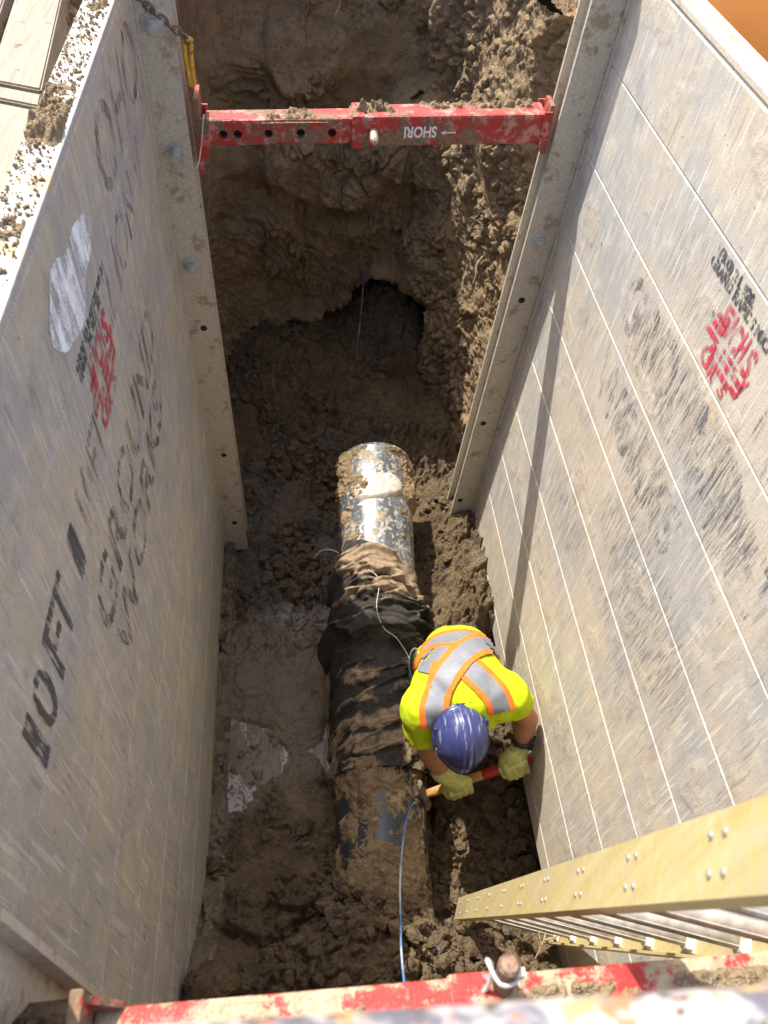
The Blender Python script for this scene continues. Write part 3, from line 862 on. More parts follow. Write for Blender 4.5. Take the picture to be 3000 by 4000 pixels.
letters(RIGHT, '1(800) 24. 920.\nGRAND RAPIDS MICH', 4.75, 6.12, -1.285, -1.06, INK_L, root_R, 'stencil_lettering', bold=0.05)
# white paint brushed on the top plank of the left wall
t = np.linspace(0, 2 * math.pi, 48, endpoint=False)
ru = 0.80 * np.cos(t); rv = 0.29 * np.sin(t) * (1 + 0.25 * np.sin(3 * t + 1) + 0.12 * np.sin(7 * t))
marks(LEFT, [[(5.35 + a, -0.62 + b - 0.02 * a) for a, b in zip(ru, rv)]], WHITEINK, root_L, 'paint_patch', 0.005)

# ------------------------------------------------------------------ red spreader struts
def sq_tube(x0, x1, yc, zc, hy, hz, bev, tilt=0.0, dz=0.0):
    c, s = math.cos(tilt), math.sin(tilt)
    return box(((x0 + x1) / 2, yc, zc + dz * 0), ((x1 - x0) / 2, 0, dz), (0, c * hy, s * hy), (0, -s * hz, c * hz), bev)
def boolean_cut(obj, cutters):
    V, F = join(cutters)
    cme = mesh_np('cut', w(V), F, smooth=False)
    co = bpy.data.objects.new('cut', cme); COL.objects.link(co)
    md = obj.modifiers.new('b', 'BOOLEAN'); md.operation = 'DIFFERENCE'; md.solver = 'EXACT'; md.object = co
    bpy.context.view_layer.update()
    dg = bpy.context.evaluated_depsgraph_get()
    me = bpy.data.meshes.new_from_object(obj.evaluated_get(dg))
    old = obj.data
    obj.modifiers.clear(); obj.data = me; me.name = old.name
    bpy.data.objects.remove(co)
    for p in me.polygons: p.use_smooth = False

def ring_tube(x0, x1, yc, zc, ho, th, bev, dz=0.0):
    """hollow square tube along x"""
    Vo, Fo = sq_tube(x0, x1, yc, zc, ho, ho, bev, 0, dz)
    return Vo, Fo
YS, ZS = 10.05, -4.47
strut = empty('spreader_strut', (1.15, YS, ZS - 0.2), 'far red telescoping strut with bolt holes and soil on top, near the chain', 'strut')
slope = 0.055
def sz_(x): return ZS + (x - 1.1) * slope
o1 = put('inner_tube', *ring_tube(-0.93, 1.25, YS, sz_(0.16), 0.155, 0.03, 0.03, slope * 1.09), RED_FAR, strut, smooth=False)
cut = [cyl((x, YS - 0.3, sz_(x) - 0.015), (x, YS + 0.10, sz_(x) - 0.015), 0.052, 0.052, 20) for x in (-0.71, -0.54, -0.17, 0.22, 0.60)]
boolean_cut(o1, cut)
for x in (-0.71, -0.54, -0.17, 0.22, 0.60):
    V, F = cyl((x, YS + 0.085, sz_(x) - 0.015), (x, YS - 0.08, sz_(x) - 0.015), 0.0505, 0.0505, 20)
    put('bolt_hole_shade', V, F, DARK, o1, smooth=False)  # dark plug sunk in the cut hole, paints its inner shade
put('outer_tube', *ring_tube(0.86, 3.23, YS, sz_(2.045), 0.185, 0.03, 0.035, slope * 1.185), RED_FAR, strut, smooth=False)
put('collar', *ring_tube(0.84, 0.99, YS, sz_(0.915), 0.20, 0.03, 0.02, slope * 0.075), RED_FAR, strut, smooth=False)
def pin_at(x, y, z, L, r, name, parent, mat):
    V, F = join([cyl((x, y, z), (x, y - L, z - 0.02), r, r * 0.92, 14), cyl((x, y - L, z - 0.02), (x, y - L - 0.03, z - 0.022), r * 0.92, r * 0.5, 14)])
    return put(name, V, F, mat, parent, smooth=False)
PINM = mat_simple('pin_steel', (0.50, 0.40, 0.33), 0.5, 0.5, 80, 0.25, 0.3, (0.30, 0.2, 0.13), 0.3, 30)
pin_at(1.10, YS - 0.18, sz_(1.1), 0.20, 0.055, 'locking_pin', strut, PINM)
for x, sgn in ((-1.00, 1), (3.29, -1)):
    V, F = join([box((x, YS, sz_(x) - 0.03), (0.03, 0, -0.0), (0, 0.155 if sgn < 0 else 0.2, 0), (0, 0, 0.30 if sgn < 0 else 0.46), 0.012),
                 box((x + sgn * 0.055, YS - 0.19, sz_(x) - 0.03), (0.05, 0, 0), (0, 0.018, 0), (0, 0, 0.24), 0.008),
                 box((x + sgn * 0.055, YS + 0.19, sz_(x) - 0.03), (0.05, 0, 0), (0, 0.018, 0), (0, 0, 0.24), 0.008)])
    put('end_plate', V, F, RED_FAR, strut, smooth=False)
# lettering, upside down as on the strut
def strut_text(body, x0, x1, z0, z1, y, flip, parent, name, mat):
    cu = bpy.data.curves.new(name, 'FONT'); cu.body = body; cu.size = 1; cu.offset = 0.03
    tmp = bpy.data.objects.new('tmp', cu); COL.objects.link(tmp)
    dg = bpy.context.evaluated_depsgraph_get(); dg.update()
    me = bpy.data.meshes.new_from_object(tmp.evaluated_get(dg))
    V = np.array([v.co[:] for v in me.vertices]); F = [list(p.vertices) for p in me.polygons]
    bpy.data.objects.remove(tmp)
    lo, hi = V.min(0), V.max(0); t = (V - lo) / np.maximum(hi - lo, 1e-6)
    if flip: t = 1 - t
    xx = x0 + t[:, 0] * (x1 - x0)
    return put(name, np.stack([xx, np.full(len(xx), y), z0 + t[:, 1] * (z1 - z0) + (xx - x0) * slope], -1), F, mat, parent, smooth=False)
strut_text('SHORI', 1.48, 1.88, sz_(1.5) - 0.08, sz_(1.5) + 0.06, YS - 0.188, True, strut, 'lettering', WHITE)
V = [(1.93, 0), (1.99, 0.03), (1.99, -0.03), (1.985, 0.008), (2.12, 0.008), (2.12, -0.008), (1.985, -0.008)]
put('arrow', [(a, YS - 0.188, sz_(a) - 0.02 + b) for a, b in V], [[0, 1, 2], [3, 4, 5, 6]], WHITE, strut, smooth=False)
# soil lying on the strut
def heap(name, x0, x1, y0, y1, zf, amp, seed, label, mat=DIRT, nxy=(90, 24), bias=0.0, fx=None, rough=1.0):
    a = np.linspace(x0, x1, nxy[0]); b = np.linspace(y0, y1, nxy[1])
    A, B = np.meshgrid(a, b, indexing='ij')
    p = np.stack([A, B, 0 * A], -1)
    s = np.clip((A - x0) / (x1 - x0), 0, 1); t = np.clip((B - y0) / (y1 - y0), 0, 1)
    edge = np.minimum(sstep(0, 0.12, s) * sstep(0, 0.12, 1 - s), sstep(0, 0.22, t) * sstep(0, 0.22, 1 - t))
    env = fx(s, t) if fx else 1.0
    h = amp * env * (0.55 + 0.9 * fbm(p * 3.5, 4, seed)) + rough * clods(p * 2.2, 0.55, seed + 3) + bias
    Q = np.stack([A, B, zf(A, B) + h * edge - 0.03 * (1 - edge)], -1)
    z = np.zeros(A.size)
    o = put(name, Q.reshape(-1, 3), grid_faces(*nxy), mat, at=((x0 + x1) / 2, (y0 + y1) / 2, float(np.mean(Q[..., 2]))), attrs=dict(clay=z, red=z, wet=z))
    return tag(o, label, kind='stuff')
heap('soil_heap', -0.25, 0.55, YS - 0.17, YS + 0.15, lambda A, B: sz_(A) + 0.15, 0.14, 201, 'crumbly soil heap lying on top of the far red strut',
     fx=lambda s, t: np.exp(-((s - 0.55) / 0.22) ** 2) + 0.25 * np.exp(-((s - 0.12) / 0.12) ** 2), bias=-0.02)
heap('soil_heap', 0.82, 1.5, YS - 0.1, YS + 0.17, lambda A, B: sz_(A) + 0.195, 0.09, 207, 'soil and pale grit lying on the collar of the far red strut',
     fx=lambda s, t: np.exp(-((s - 0.3) / 0.25) ** 2), bias=-0.02)
heap('soil_heap', 1.6, 3.2, YS - 0.02, YS + 0.19, lambda A, B: sz_(A) + 0.182, 0.05, 209, 'thin pale dirt along the right half of the far red strut',
     mat=DIRT, bias=-0.015)

# retaining pin with ring and cable on the left far post
pinr = empty('post_pin', (-1.28, UF0 - 0.02, -4.76), 'steel pin with split ring and thin cable on the left far post', 'pin')
V, F = join([cyl((-1.28, UF0, -4.76), (-1.28, UF0 - 0.02, -4.76), 0.10, 0.095, 18), cyl((-1.28, UF0 - 0.02, -4.76), (-1.28, UF0 - 0.17, -4.79), 0.062, 0.055, 14)])
put('pin', V, F, ZINC, pinr, smooth=False)
tt = np.linspace(0, 2 * math.pi, 18)
put('ring', *tube([(-1.23 + 0.055 * math.cos(q), UF0 - 0.13 + 0.02 * math.sin(q), -4.86 + 0.075 * math.sin(q)) for q in tt], 0.010, 6, 2), ZINC, pinr)
CABLE = mat_simple('pale_cable', (0.55, 0.50, 0.42), 0.6, 0.2)
put('cable', *tube([(-1.21, UF0 - 0.14, -4.88), (-1.13, UF0 - 0.15, -4.93), (-1.03, UF0 - 0.2, -4.86), (-0.97, UF0 - 0.1, -4.66), (-0.93, YS - 0.22, -4.40), (-0.92, YS - 0.15, -4.36)], 0.009, 6, 6), CABLE, pinr)

# near strut, close under the camera
YN, ZN = 0.585, -4.42
near = empty('spreader_strut', (1.1, YN, ZN - 0.2), 'near red strut caked with dry mud crossing the bottom of the view', 'strut')
put('outer_tube', *ring_tube(-0.90, 1.05, YN, ZN, 0.155, 0.03, 0.03, -0.0), RED_NEAR, near, smooth=False)
put('inner_tube', *ring_tube(0.9, 3.25, YN + 0.005, ZN + 0.01, 0.150, 0.03, 0.03, 0.0), RED_NEAR, near, smooth=False)
put('collar', *ring_tube(0.70, 1.06, YN, ZN, 0.168, 0.03, 0.02), RED_NEAR, near, smooth=False)
V, F = join([box((-0.93, YN, ZN - 0.02), (0.03, 0, 0), (0, 0.19, 0), (0, 0, 0.42), 0.012),
             [np.array([(-0.90, YN + 0.17, ZN + 0.36), (-0.90, YN + 0.14, ZN + 0.36), (-0.90, YN + 0.14, ZN + 0.14), (-0.90, YN + 0.17, ZN + 0.14),
                        (-0.76, YN + 0.17, ZN + 0.145), (-0.76, YN + 0.14, ZN + 0.145)]), [[0, 3, 4], [1, 5, 2], [0, 4, 5, 1], [3, 2, 5, 4], [0, 1, 2, 3]]]])
put('end_plate', V, F, RED_FAR, near, smooth=False)
V, F = box((3.28, YN, ZN), (0.03, 0, 0), (0, 0.19, 0), (0, 0, 0.42), 0.012)
put('end_plate', V, F, RED_FAR, near, smooth=False)
V, F = join([cyl((0.96, YN + 0.1, ZN + 0.13), (0.945, YN + 0.135, ZN + 0.42), 0.050, 0.050, 16), cyl((0.945, YN + 0.135, ZN + 0.42), (0.944, YN + 0.137, ZN + 0.432), 0.050, 0.038, 16)])
lp = put('locking_pin', V, F, RUST, near, smooth=False)
put('clip', *tube([(0.86, YN + 0.08, ZN + 0.15), (0.88, YN + 0.10, ZN + 0.22), (0.885, YN + 0.15, ZN + 0.33), (0.86, YN + 0.17, ZN + 0.37), (0.90, YN + 0.075, ZN + 0.37), (0.97, YN + 0.075, ZN + 0.36), (1.0, YN + 0.13, ZN + 0.35)], 0.011, 8, 6), ALU, lp)
V, F = box((1.0, YN + 0.11, ZN + 0.36), (0.022, 0, 0), (0, 0.02, 0), (0, 0, 0.035), 0.006)
put('clip_lug', V, F, ALU, lp, smooth=False)
heap('soil_heap', -0.75, 0.75, YN - 0.14, YN + 0.11, lambda A, B: ZN + 0.150, 0.035, 221, 'dry tan mud crust along the left half of the near red strut', nxy=(190, 32), bias=-0.022, rough=0.45)
heap('soil_heap', 0.72, 1.9, YN - 0.14, YN + 0.12, lambda A, B: ZN + 0.158, 0.04, 225, 'crusted mud patches round the pin of the near red strut', nxy=(150, 32), bias=-0.035, rough=0.5)
heap('soil_heap', 1.55, 2.7, YN - 0.15, YN + 0.13, lambda A, B: ZN + 0.157, 0.05, 229, 'dry sandy dirt on the near red strut below the ladder', nxy=(150, 32), bias=-0.012, rough=0.4)
# earth packed beside the near left post
def near_z(A, B): return -4.0 - 1.2 * (B - 0.5) + 0.15 * (A + 1.3)
heap('earth_bank', -1.75, -0.93, 0.0, 0.80, near_z, 0.10, 233, 'damp earth packed against the near left post beside the red strut', mat=SOIL, nxy=(60, 60), rough=0.8)

# steel guard tube right under the lens
def mat_guard():
    m = MB('muddy_galvanised_tube'); o = m.obj()
    a = m.noise(o, 26, 5, 0.6); b = m.noise(o, 34, 4, 0.6)
    c = m.mix(m.rng(a, 0.42, 0.56), (0.14, 0.135, 0.165), (0.50, 0.485, 0.48))
    c = m.mix(m.rng(b, 0.56, 0.61), c, (0.46, 0.33, 0.17))
    c = m.mix(m.rng(m.noise(o, 42, 3, 0.6), 0.56, 0.62), c, (0.42, 0.21, 0.12))
    c = m.mix(m.rng(m.noise(o, 60, 3, 0.6), 0.58, 0.62), c, (0.12, 0.08, 0.06))
    return m.fin(c, 0.6, m.bump(a, 0.4, 0.006), metal=0.2)
V, F = tube([(-1.4, 0.150, -1.50), (0.35, 0.112, -1.50), (2.4, 0.075, -1.50)], 0.105, 28, 20)
gt = put('guard_tube', V, F, mat_guard(), at=(0, 0.1, -1.6))
tag(gt, 'blurred grey steel tube with mud flecks along the bottom edge, closest to the lens', 'guard rail')

# ------------------------------------------------------------------ dirt on the left rim, timbers, chain, machine
top = LEFT.pt((0, 0.07, 0))[2]
def rimz(A, B): return top + 0.0 * A
heap('dirt_heap', -1.88, -1.61, 5.9, 7.15, rimz, 0.10, 241, 'clumped tan dirt heaped on the white rim of the left wall', mat=DIRT, nxy=(50, 180),
     fx=lambda s, t: 0.8 + 0.5 * np.sin(t * 9), rough=0.8)
heap('dirt_heap', -1.86, -1.63, 4.55, 5.15, rimz, 0.03, 243, 'thin scatter of sandy dirt on the near part of the left rim', mat=DIRT, nxy=(40, 100), bias=-0.03, rough=0.6)
heap('dirt_heap', -1.83, -1.63, 8.1, 9.3, rimz, 0.03, 245, 'small patch of dirt on the left rim beside the gap by the timbers', mat=DIRT, nxy=(40, 120), bias=-0.03, rough=0.6)
n = 1500
cxs = rng.uniform(-1.88, -1.62, n); cys = rng.uniform(3.6, 9.8, n); cs = 0.004 + 0.013 * rng.random(n) ** 3
crumbs('rim_crumbs', np.stack([cxs, cys, top + cs * 0.5], -1), cs, DIRT, 'dark soil crumbs dotted over the white rim of the left wall', (-1.75, 6, top), 15)

ZT = -3.55
kt = 3.55 / 4.6
def timber(quad4, label):
    """a square timber from the four corners of its top (planks), 0.55 thick"""
    q = np.array(quad4, float)
    c = q.mean(0)
    bm = bmesh.new()
    b0 = [bm.verts.new((x, y, ZT)) for x, y in q]; b1 = [bm.verts.new((x, y, ZT - 0.6)) for x, y in q]
    bm.faces.new(b0); bm.faces.new(b1[::-1])
    for i in range(4): bm.faces.new([b0[i], b1[i], b1[(i + 1) % 4], b0[(i + 1) % 4]])
    bmesh.ops.recalc_face_normals(bm, faces=bm.faces[:])
    bmesh.ops.bevel(bm, geom=bm.edges[:], offset=0.018, segments=2, affect='EDGES')
    V = np.array([v.co[:] for v in bm.verts]); bm.verts.index_update(); F = [[v.index for v in f.verts] for f in bm.faces]; bm.free()
    o = put('timber', V, F, TIMBER, at=(c[0], c[1], ZT - 0.6), smooth=False)
    return tag(o, label, 'timber', 'timbers laid beside the left wall')
def tq(xa, xb, ya, yb):
    """footprint between two long seams xa(y), xb(y); ends cut at a slant"""
    f = lambda x0, y: x0 - 0.085 * (y - 8.4)
    sl = -0.35
    return [(f(xa, ya), ya + sl * 0), (f(xb, ya), ya + sl * (xb - xa)), (f(xb, yb), yb + sl * (xb - xa)), (f(xa, yb), yb)]
timber(tq(-2.84, -2.31, 8.66, 13.5), 'upper pale timber next to the gap beside the left rim')
timber(tq(-3.55, -2.93, 8.90, 13.5), 'upper pale timber at the very corner, left of the long seam')
timber(tq(-4.3, -3.59, 9.1, 13.5), 'upper pale timber outermost beyond the corner of the view')
timber(tq(-2.84, -2.29, 8.30, 8.56), 'short timber block between the two cross gaps')
timber(tq(-3.6, -2.93, 8.56, 8.79), 'short timber end at the left edge between the cross gaps')
timber(tq(-2.76, -2.22, 3.4, 8.18), 'long lower timber lying along the left rim')
timber(tq(-3.5, -2.85, 3.4, 8.43), 'long lower timber cut off by the left edge of the view')

chain = empty('chain', (-1.2, 9.9, -3.9), 'rusty steel chain with a yellow hook hanging over the left far post', 'chain')
tor = []
cp = np.array([(-1.62, 9.80, -3.02), (-1.48, 9.82, -3.14), (-1.32, 9.82, -3.29), (-1.15, 9.84, -3.43), (-1.05, 9.90, -3.50), (-1.03, 9.95, -3.60)])
CP, _ = resample(np.array([q for q in cp]), 11)
t = np.linspace(0, 2 * math.pi, 17)[:-1]
ll = 0.062; lw = 0.036
lk = [(ll * math.copysign(abs(math.cos(q)) ** 0.8, math.cos(q)), lw * math.sin(q), 0) for q in t]; lk.append(lk[0])
lv, lf = tube(lk, 0.0135, 8, 1)
link_me = mesh_np('link', lv * S, lf, RUST)
for i in range(len(CP) - 1):
    a, b = CP[i], CP[i + 1]
    u, v, ax = frame(b - a)
    if i % 2: u, v = v, -u
    M = Matrix([[ax[k], u[k], v[k]] for k in range(3)]).to_4x4()
    o = bpy.data.objects.new('link', link_me); COL.objects.link(o); o.parent = chain
    M.translation = Vector(w((a + b) / 2) - root_of(chain))
    o.matrix_local = M
hk = []
for dx in (-0.034, 0.034):
    hk.append(tube([(-1.03 + dx, 9.92, -3.60), (-1.035 + dx * 0.9, 9.90, -3.72), (-1.03 + dx * 0.75, 9.89, -3.86), (-1.02 + dx * 0.5, 9.88, -3.98)], 0.027, 10, 5))
hk.append(tube([(-1.075, 9.93, -3.575), (-1.03, 9.92, -3.55), (-0.985, 9.93, -3.575)], 0.030, 10, 5))
hk.append(tube([(-1.045, 9.88, -3.96), (-1.02, 9.875, -4.02), (-0.995, 9.88, -3.96)], 0.034, 10, 5))
V, F = join(hk); put('hook', V, F, HOOKY, chain)

V, F = box((6.75, 13.0, -2.1), (1.65, 0, 0), (0, 4.6, 0), (0, 0, 1.9), 0.35)
mo = empty('machine_body', (7.0, 13.6, -4.0), 'plain orange machine body beyond the rim of the right wall', 'machine')
put('cover', V, F, ORANGE, mo)
V, F = box((7.0, 13.6, -4.1), (1.1, 0, 0), (0, 3.6, 0), (0, 0, 0.13), 0.03)
put('base_frame', V, F, mat_simple('dark_frame_steel', (0.06, 0.06, 0.06)), mo)

# ------------------------------------------------------------------ pipe, wrap, string, wires
PA, PB = np.array([1.68, 10.78, -11.28]), np.array([1.16, 2.0, -12.33])      # axis, far end to near end
PR_ = 0.675
pu, pvv, pa = frame(PB - PA)
if pvv[2] < 0: pu, pvv = -pu, -pvv
PLEN = np.linalg.norm(PB - PA)
def pipe_pt(l, th, r):
    """l along the axis from the far end, th 0 = top, positive to the right of the view"""
    l = np.asarray(l, float)[..., None]; th = np.asarray(th, float)[..., None]; r = np.asarray(r, float)[..., None]
    right = pu if pu[0] > 0 else -pu
    return PA + pa * l + r * (np.cos(th) * pvv + np.sin(th) * right)
def mat_pipe():
    m = MB('muddy_grey_pipe'); o = m.obj()
    ll = m.attr('along'); th = m.attr('round')
    n = m.noise(o, 7, 6, 0.65); f = m.noise(o, 34, 5, 0.65); s = m.noise(m.mapv(o, (30, 3.5, 30)), 1.0, 4, 0.6)
    c = m.mix(m.rng(s, 0.4, 0.7), (0.10, 0.108, 0.115), (0.22, 0.225, 0.23))
    far = m.rng(ll, 2.6, 4.2, 1.0, 0.0)
    c = m.mix(m.math('MULTIPLY', m.rng(m.math('ADD', f, m.math('MULTIPLY', n, 0.4)), 0.70, 0.82), far), c, (0.55, 0.54, 0.52))
    c = m.mix(m.rng(ll, 4.6, 5.3, 0, 0.9), c, (0.028, 0.033, 0.040))
    tanm = m.rng(m.math('ADD', n, m.math('MULTIPLY', f, 0.55)), 0.78, 0.92)
    c = m.mix(tanm, c, (0.34, 0.25, 0.13))
    r = m.rng(m.math('ADD', tanm, m.math('MULTIPLY', f, 0.3)), 0, 1, 0.30, 0.85)
    return m.fin(c, r, m.bump(m.math('ADD', tanm, m.math('MULTIPLY', f, 0.4)), 0.35, 0.006), metal=0.25, spec=0.6)
PIPEM = mat_pipe()
pipe = empty('pipe', PB + np.array([0, 0, -PR_]), 'large grey pipe with a cut end, caked with mud, lying along the trench bottom', 'pipe')
nl, nt_ = 160, 72
l = np.linspace(0, PLEN, nl); th = np.linspace(-math.pi, math.pi, nt_, endpoint=False)
Lg, Tg = np.meshgrid(l, th, indexing='ij')
outer = pipe_pt(Lg, Tg, np.full_like(Lg, PR_))
inner = pipe_pt(Lg[:2] * 0 + np.array([0.0, 1.2])[:, None], Tg[:2], np.full_like(Tg[:2], PR_ - 0.06))
Vp = np.concatenate([outer.reshape(-1, 3), inner.reshape(-1, 3)])
def tubefaces(nr, nc, off=0, rev=False):
    a = np.arange(nr * nc).reshape(nr, nc) + off; b = np.roll(a, -1, 1)
    q = np.stack([a[:-1], b[:-1], b[1:], a[1:]], -1).reshape(-1, 4)
    return q[:, ::-1] if rev else q
o0 = nl * nt_
rim = np.stack([np.arange(nt_), np.arange(nt_) + o0, np.roll(np.arange(nt_), -1) + o0, np.roll(np.arange(nt_), -1)], -1)
Fp = np.concatenate([tubefaces(nl, nt_), tubefaces(2, nt_, o0, True), rim])
al = np.concatenate([Lg.ravel(), [0] * nt_, [1.2] * nt_])
put('barrel', Vp, Fp, PIPEM, pipe, attrs=dict(along=al, round=np.concatenate([Tg.ravel(), np.tile(th, 2)])))
# mud caked on it: a shell that surfaces only where the mud is
def crust(name, l0, l1, t0, t1, amp, bias, seed, mat, nl, nt, env=None, sc=3.0, cl=0.5, smooth=True):
    l = np.linspace(l0, l1, nl); th = np.linspace(t0, t1, nt)
    A, B = np.meshgrid(l, th, indexing='ij')
    p = pipe_pt(A, B, np.full_like(A, PR_))
    h = amp * fbm(p * sc, 5, seed) + cl * clods(p * 1.8, 0.6, seed + 9) + bias
    if env is not None: h = h + env(A, B)
    s = (A - l0) / (l1 - l0); t = (B - t0) / (t1 - t0)
    e = np.minimum(sstep(0, 0.05, s) * sstep(0, 0.05, 1 - s), sstep(0, 0.08, t) * sstep(0, 0.08, 1 - t))
    h = h * e - 0.05 * (1 - e)
    z = np.zeros(A.size)
    o = put(name, pipe_pt(A, B, PR_ + np.maximum(h, -0.06)).reshape(-1, 3), grid_faces(nl, nt)[:, ::-1], mat, pipe, attrs=dict(clay=z, red=z, wet=z), smooth=smooth)
    return o
TAN = mat_soil('pipe_mud', 1.25, 0.25)
CLAYM = mat_simple('pale_clay', (0.45, 0.405, 0.34), 0.5, 0, 18, 0.12, 0.35, (0.36, 0.27, 0.16), 0.12, 20, 0.008)
crust('mud_crust', 0.02, 1.5, -2.0, 2.0, 0.10, -0.005, 301, TAN, 140, 170, lambda A, B: 0.05 * sstep(0.35, 1.0, np.abs(B)) - 0.085 * np.exp(-((B + 0.05) / 0.25) ** 2) - 0.08 * sstep(0.9, 1.4, A))
crust('mud_crust', 1.25, 2.75, -1.9, 1.9, 0.09, -0.055, 303, TAN, 110, 130, lambda A, B: 0.055 * np.exp(-((B + 1.0) / 0.35) ** 2))
crust('clay_smear', 0.55, 1.45, -1.15, 1.2, 0.05, 0.0, 305, CLAYM, 70, 120, lambda A, B: 0.10 * (1 - sstep(0.6, 1.0, np.sqrt(((A - 0.98 + 0.07 * np.sin(B * 2.4)) / 0.36) ** 2 + (B / 0.98) ** 2))) - 0.055, sc=2.0, cl=0.12)
MUD2 = mat_soil('pipe_wet_mud', 1.12, 0.12)
crust('mud_crust', 5.75, PLEN - 0.02, -1.9, 1.9, 0.11, 0.0, 307, MUD2, 190, 170, lambda A, B: 0.07 * np.exp(-((B + 0.1) / 0.75) ** 2) * sstep(6.7, 7.5, A) - 0.05 * np.exp(-((A - 6.8) / 0.35) ** 2) * (B > -0.6) + 0.03 - 0.06 * sstep(0.75, 1.2, np.abs(B)) + 0.05 * np.exp(-((A - 6.05) / 0.35) ** 2))

# black fabric wrap gathered round the middle of the pipe
def mat_fabric():
    m = MB('black_filter_fabric'); o = m.obj()
    n = m.noise(o, 9, 6, 0.65); f = m.noise(o, 40, 4, 0.65); wv = m.noise(o, 240, 2, 0.5)
    md = m.attr('mud')
    c = m.mix(m.rng(f, 0.3, 0.7), (0.020, 0.018, 0.016), (0.042, 0.037, 0.030))
    k = m.rng(m.math('ADD', m.math('MULTIPLY', n, 0.75), m.math('MULTIPLY', md, 0.55)), 0.56, 0.70)
    c = m.mix(m.math('MULTIPLY', k, 0.88), c, m.mix(m.rng(f, 0.35, 0.65), (0.20, 0.14, 0.08), (0.33, 0.25, 0.16)))
    return m.fin(c, 0.8, m.bump(m.math('ADD', m.math('MULTIPLY', f, 0.7), m.math('MULTIPLY', wv, 0.2)), 0.45, 0.006), spec=0.3)
FABRIC = mat_fabric()
nl, ntw = 300, 200
l = np.linspace(3.35, 6.95, nl); th = np.linspace(-2.5, 2.5, ntw)
A, B = np.meshgrid(l, th, indexing='ij')
s = (A - 3.35) / 3.6
ph = A * 1.0 + 0.22 * B + 0.10 * np.stack([vnoise(np.stack([A * 1.2, B * 1.4, 0 * A], -1), 1)], 0)[0]
fold = np.abs(np.sin(ph * 8.5 + 1.4 * vnoise(np.stack([A * 0.9, B * 0.8, 0 * A], -1), 4))) ** 0.6
fold2 = np.abs(np.sin(ph * 15.0 - 0.8 * B + 2.0 * vnoise(np.stack([A * 1.4, B, 0 * A], -1), 6))) ** 0.7
amt = sstep(3.5, 3.8, A) * (1 - 0.55 * sstep(4.9, 5.4, A)) * (0.55 + 0.45 * sstep(-0.4, 0.3, vnoise(np.stack([A, B, 0 * A], -1) * 1.1, 8)))
r = PR_ + 0.055 + 0.09 * fold * amt + 0.05 * fold2 * amt + 0.04 * sstep(3.9, 4.4, A) * (1 - sstep(4.7, 5.3, A))
r = r + 0.10 * np.exp(-((A - 4.95 - 0.1 * B) / 0.12) ** 2) + 0.05 * sstep(-0.9, -1.7, B) * sstep(3.7, 4.1, A) * (1 - sstep(4.7, 5.2, A)) * -1 * -1
r = r + 0.035 * fbm(np.stack([A * 2.2, B * 1.6, 0 * A], -1), 4, 311)
crease = 1 - np.abs(fbm(np.stack([A * 3.2 + 0.9 * B, B * 0.9, 0 * A], -1), 4, 317))
r = r + 0.13 * (sstep(0.72, 1.0, crease) - 0.4) * sstep(3.6, 3.9, A) * (0.45 + 0.55 * (1 - sstep(5.0, 5.5, A)))
# the flap pulled up at the top left, and ragged ends
Lsh = A - 0.16 * np.sin(B * 1.3 + 2.0) * (1 - s) + 0.05 * vnoise(np.stack([B * 3, 0 * A, 0 * A], -1), 12) * (1 - s) + 0.18 * np.exp(-((B - 0.95) / 0.55) ** 2) * (1 - s) ** 2 - 0.25 * np.exp(-((B + 0.85) / 0.45) ** 2) * (1 - s) ** 2
mud = np.clip(0.30 * np.cos(B) + 0.45 * (fold - 0.55) + 0.25 * (sstep(0.72, 1.0, crease) - 0.4) + 0.30 * fbm(np.stack([A * 1.3, B * 1.3, 0 * A], -1), 3, 313) + 0.35 * np.exp(-((A - 3.7) / 0.3) ** 2) + 0.35 * sstep(5.9, 6.5, A) - 0.55 * np.exp(-((A - 5.1) / 0.35) ** 2), 0, 1)  # mud, plus painted fold shading: valleys stay black, ridges turn tan
wr = put('fabric_wrap', pipe_pt(Lsh - 0.92, B, r).reshape(-1, 3), grid_faces(nl, ntw)[:, ::-1], FABRIC, at=pipe_pt(4.0, 0, 0), attrs=dict(mud=mud))
tag(wr, 'wrinkled black fabric bunched round the middle of the pipe, streaked with mud', 'fabric')
# loose flap folded over at its upper end
nf, mf = 60, 60
fu = np.linspace(-1.45, 0.35, nf); fv = np.linspace(0, 1, mf)
A, B = np.meshgrid(fu, fv, indexing='ij')
ll2 = 3.15 + 0.55 * B + 0.16 * (A + 0.5) ** 2 * (1 - B) + 0.05 * np.sin(A * 6)
rr = PR_ + 0.06 + 0.07 * np.abs(np.sin(A * 2.2 + B * 5.0 + 0.6)) + 0.05 * np.sin(B * 9 + A * 2) ** 2 + 0.03 * fbm(np.stack([A, B, 0 * A], -1) * 3, 3, 315) - 0.06 * (1 - sstep(0, 0.12, B))
fl = put('fabric_flap', pipe_pt(ll2 - 0.92, A, rr).reshape(-1, 3), grid_faces(nf, mf)[:, ::-1], FABRIC, wr, attrs=dict(mud=np.clip(0.75 + 0 * A, 0, 1)))
fl['label'] = 'tan muddied flap folded over at the far end'
# a torn lip of fabric hanging off the left side
A, B = np.meshgrid(np.linspace(5.05, 5.75, 24), np.linspace(0, 1, 14), indexing='ij')
tt_ = (A - 5.05) / 0.7
lip = pipe_pt(A - 0.92, -1.55 - 0.25 * B, PR_ + 0.05 + 0.24 * B * np.sin(math.pi * tt_) + 0.02 * np.sin(9 * A))
BROWNF = mat_simple('brown_wet_fabric', (0.13, 0.085, 0.045), 0.6, 0, 40, 0.3, 0.3)
put('fabric_lip', lip.reshape(-1, 3), grid_faces(24, 14), BROWNF, wr)['label'] = 'brown lip sticking out to the left'

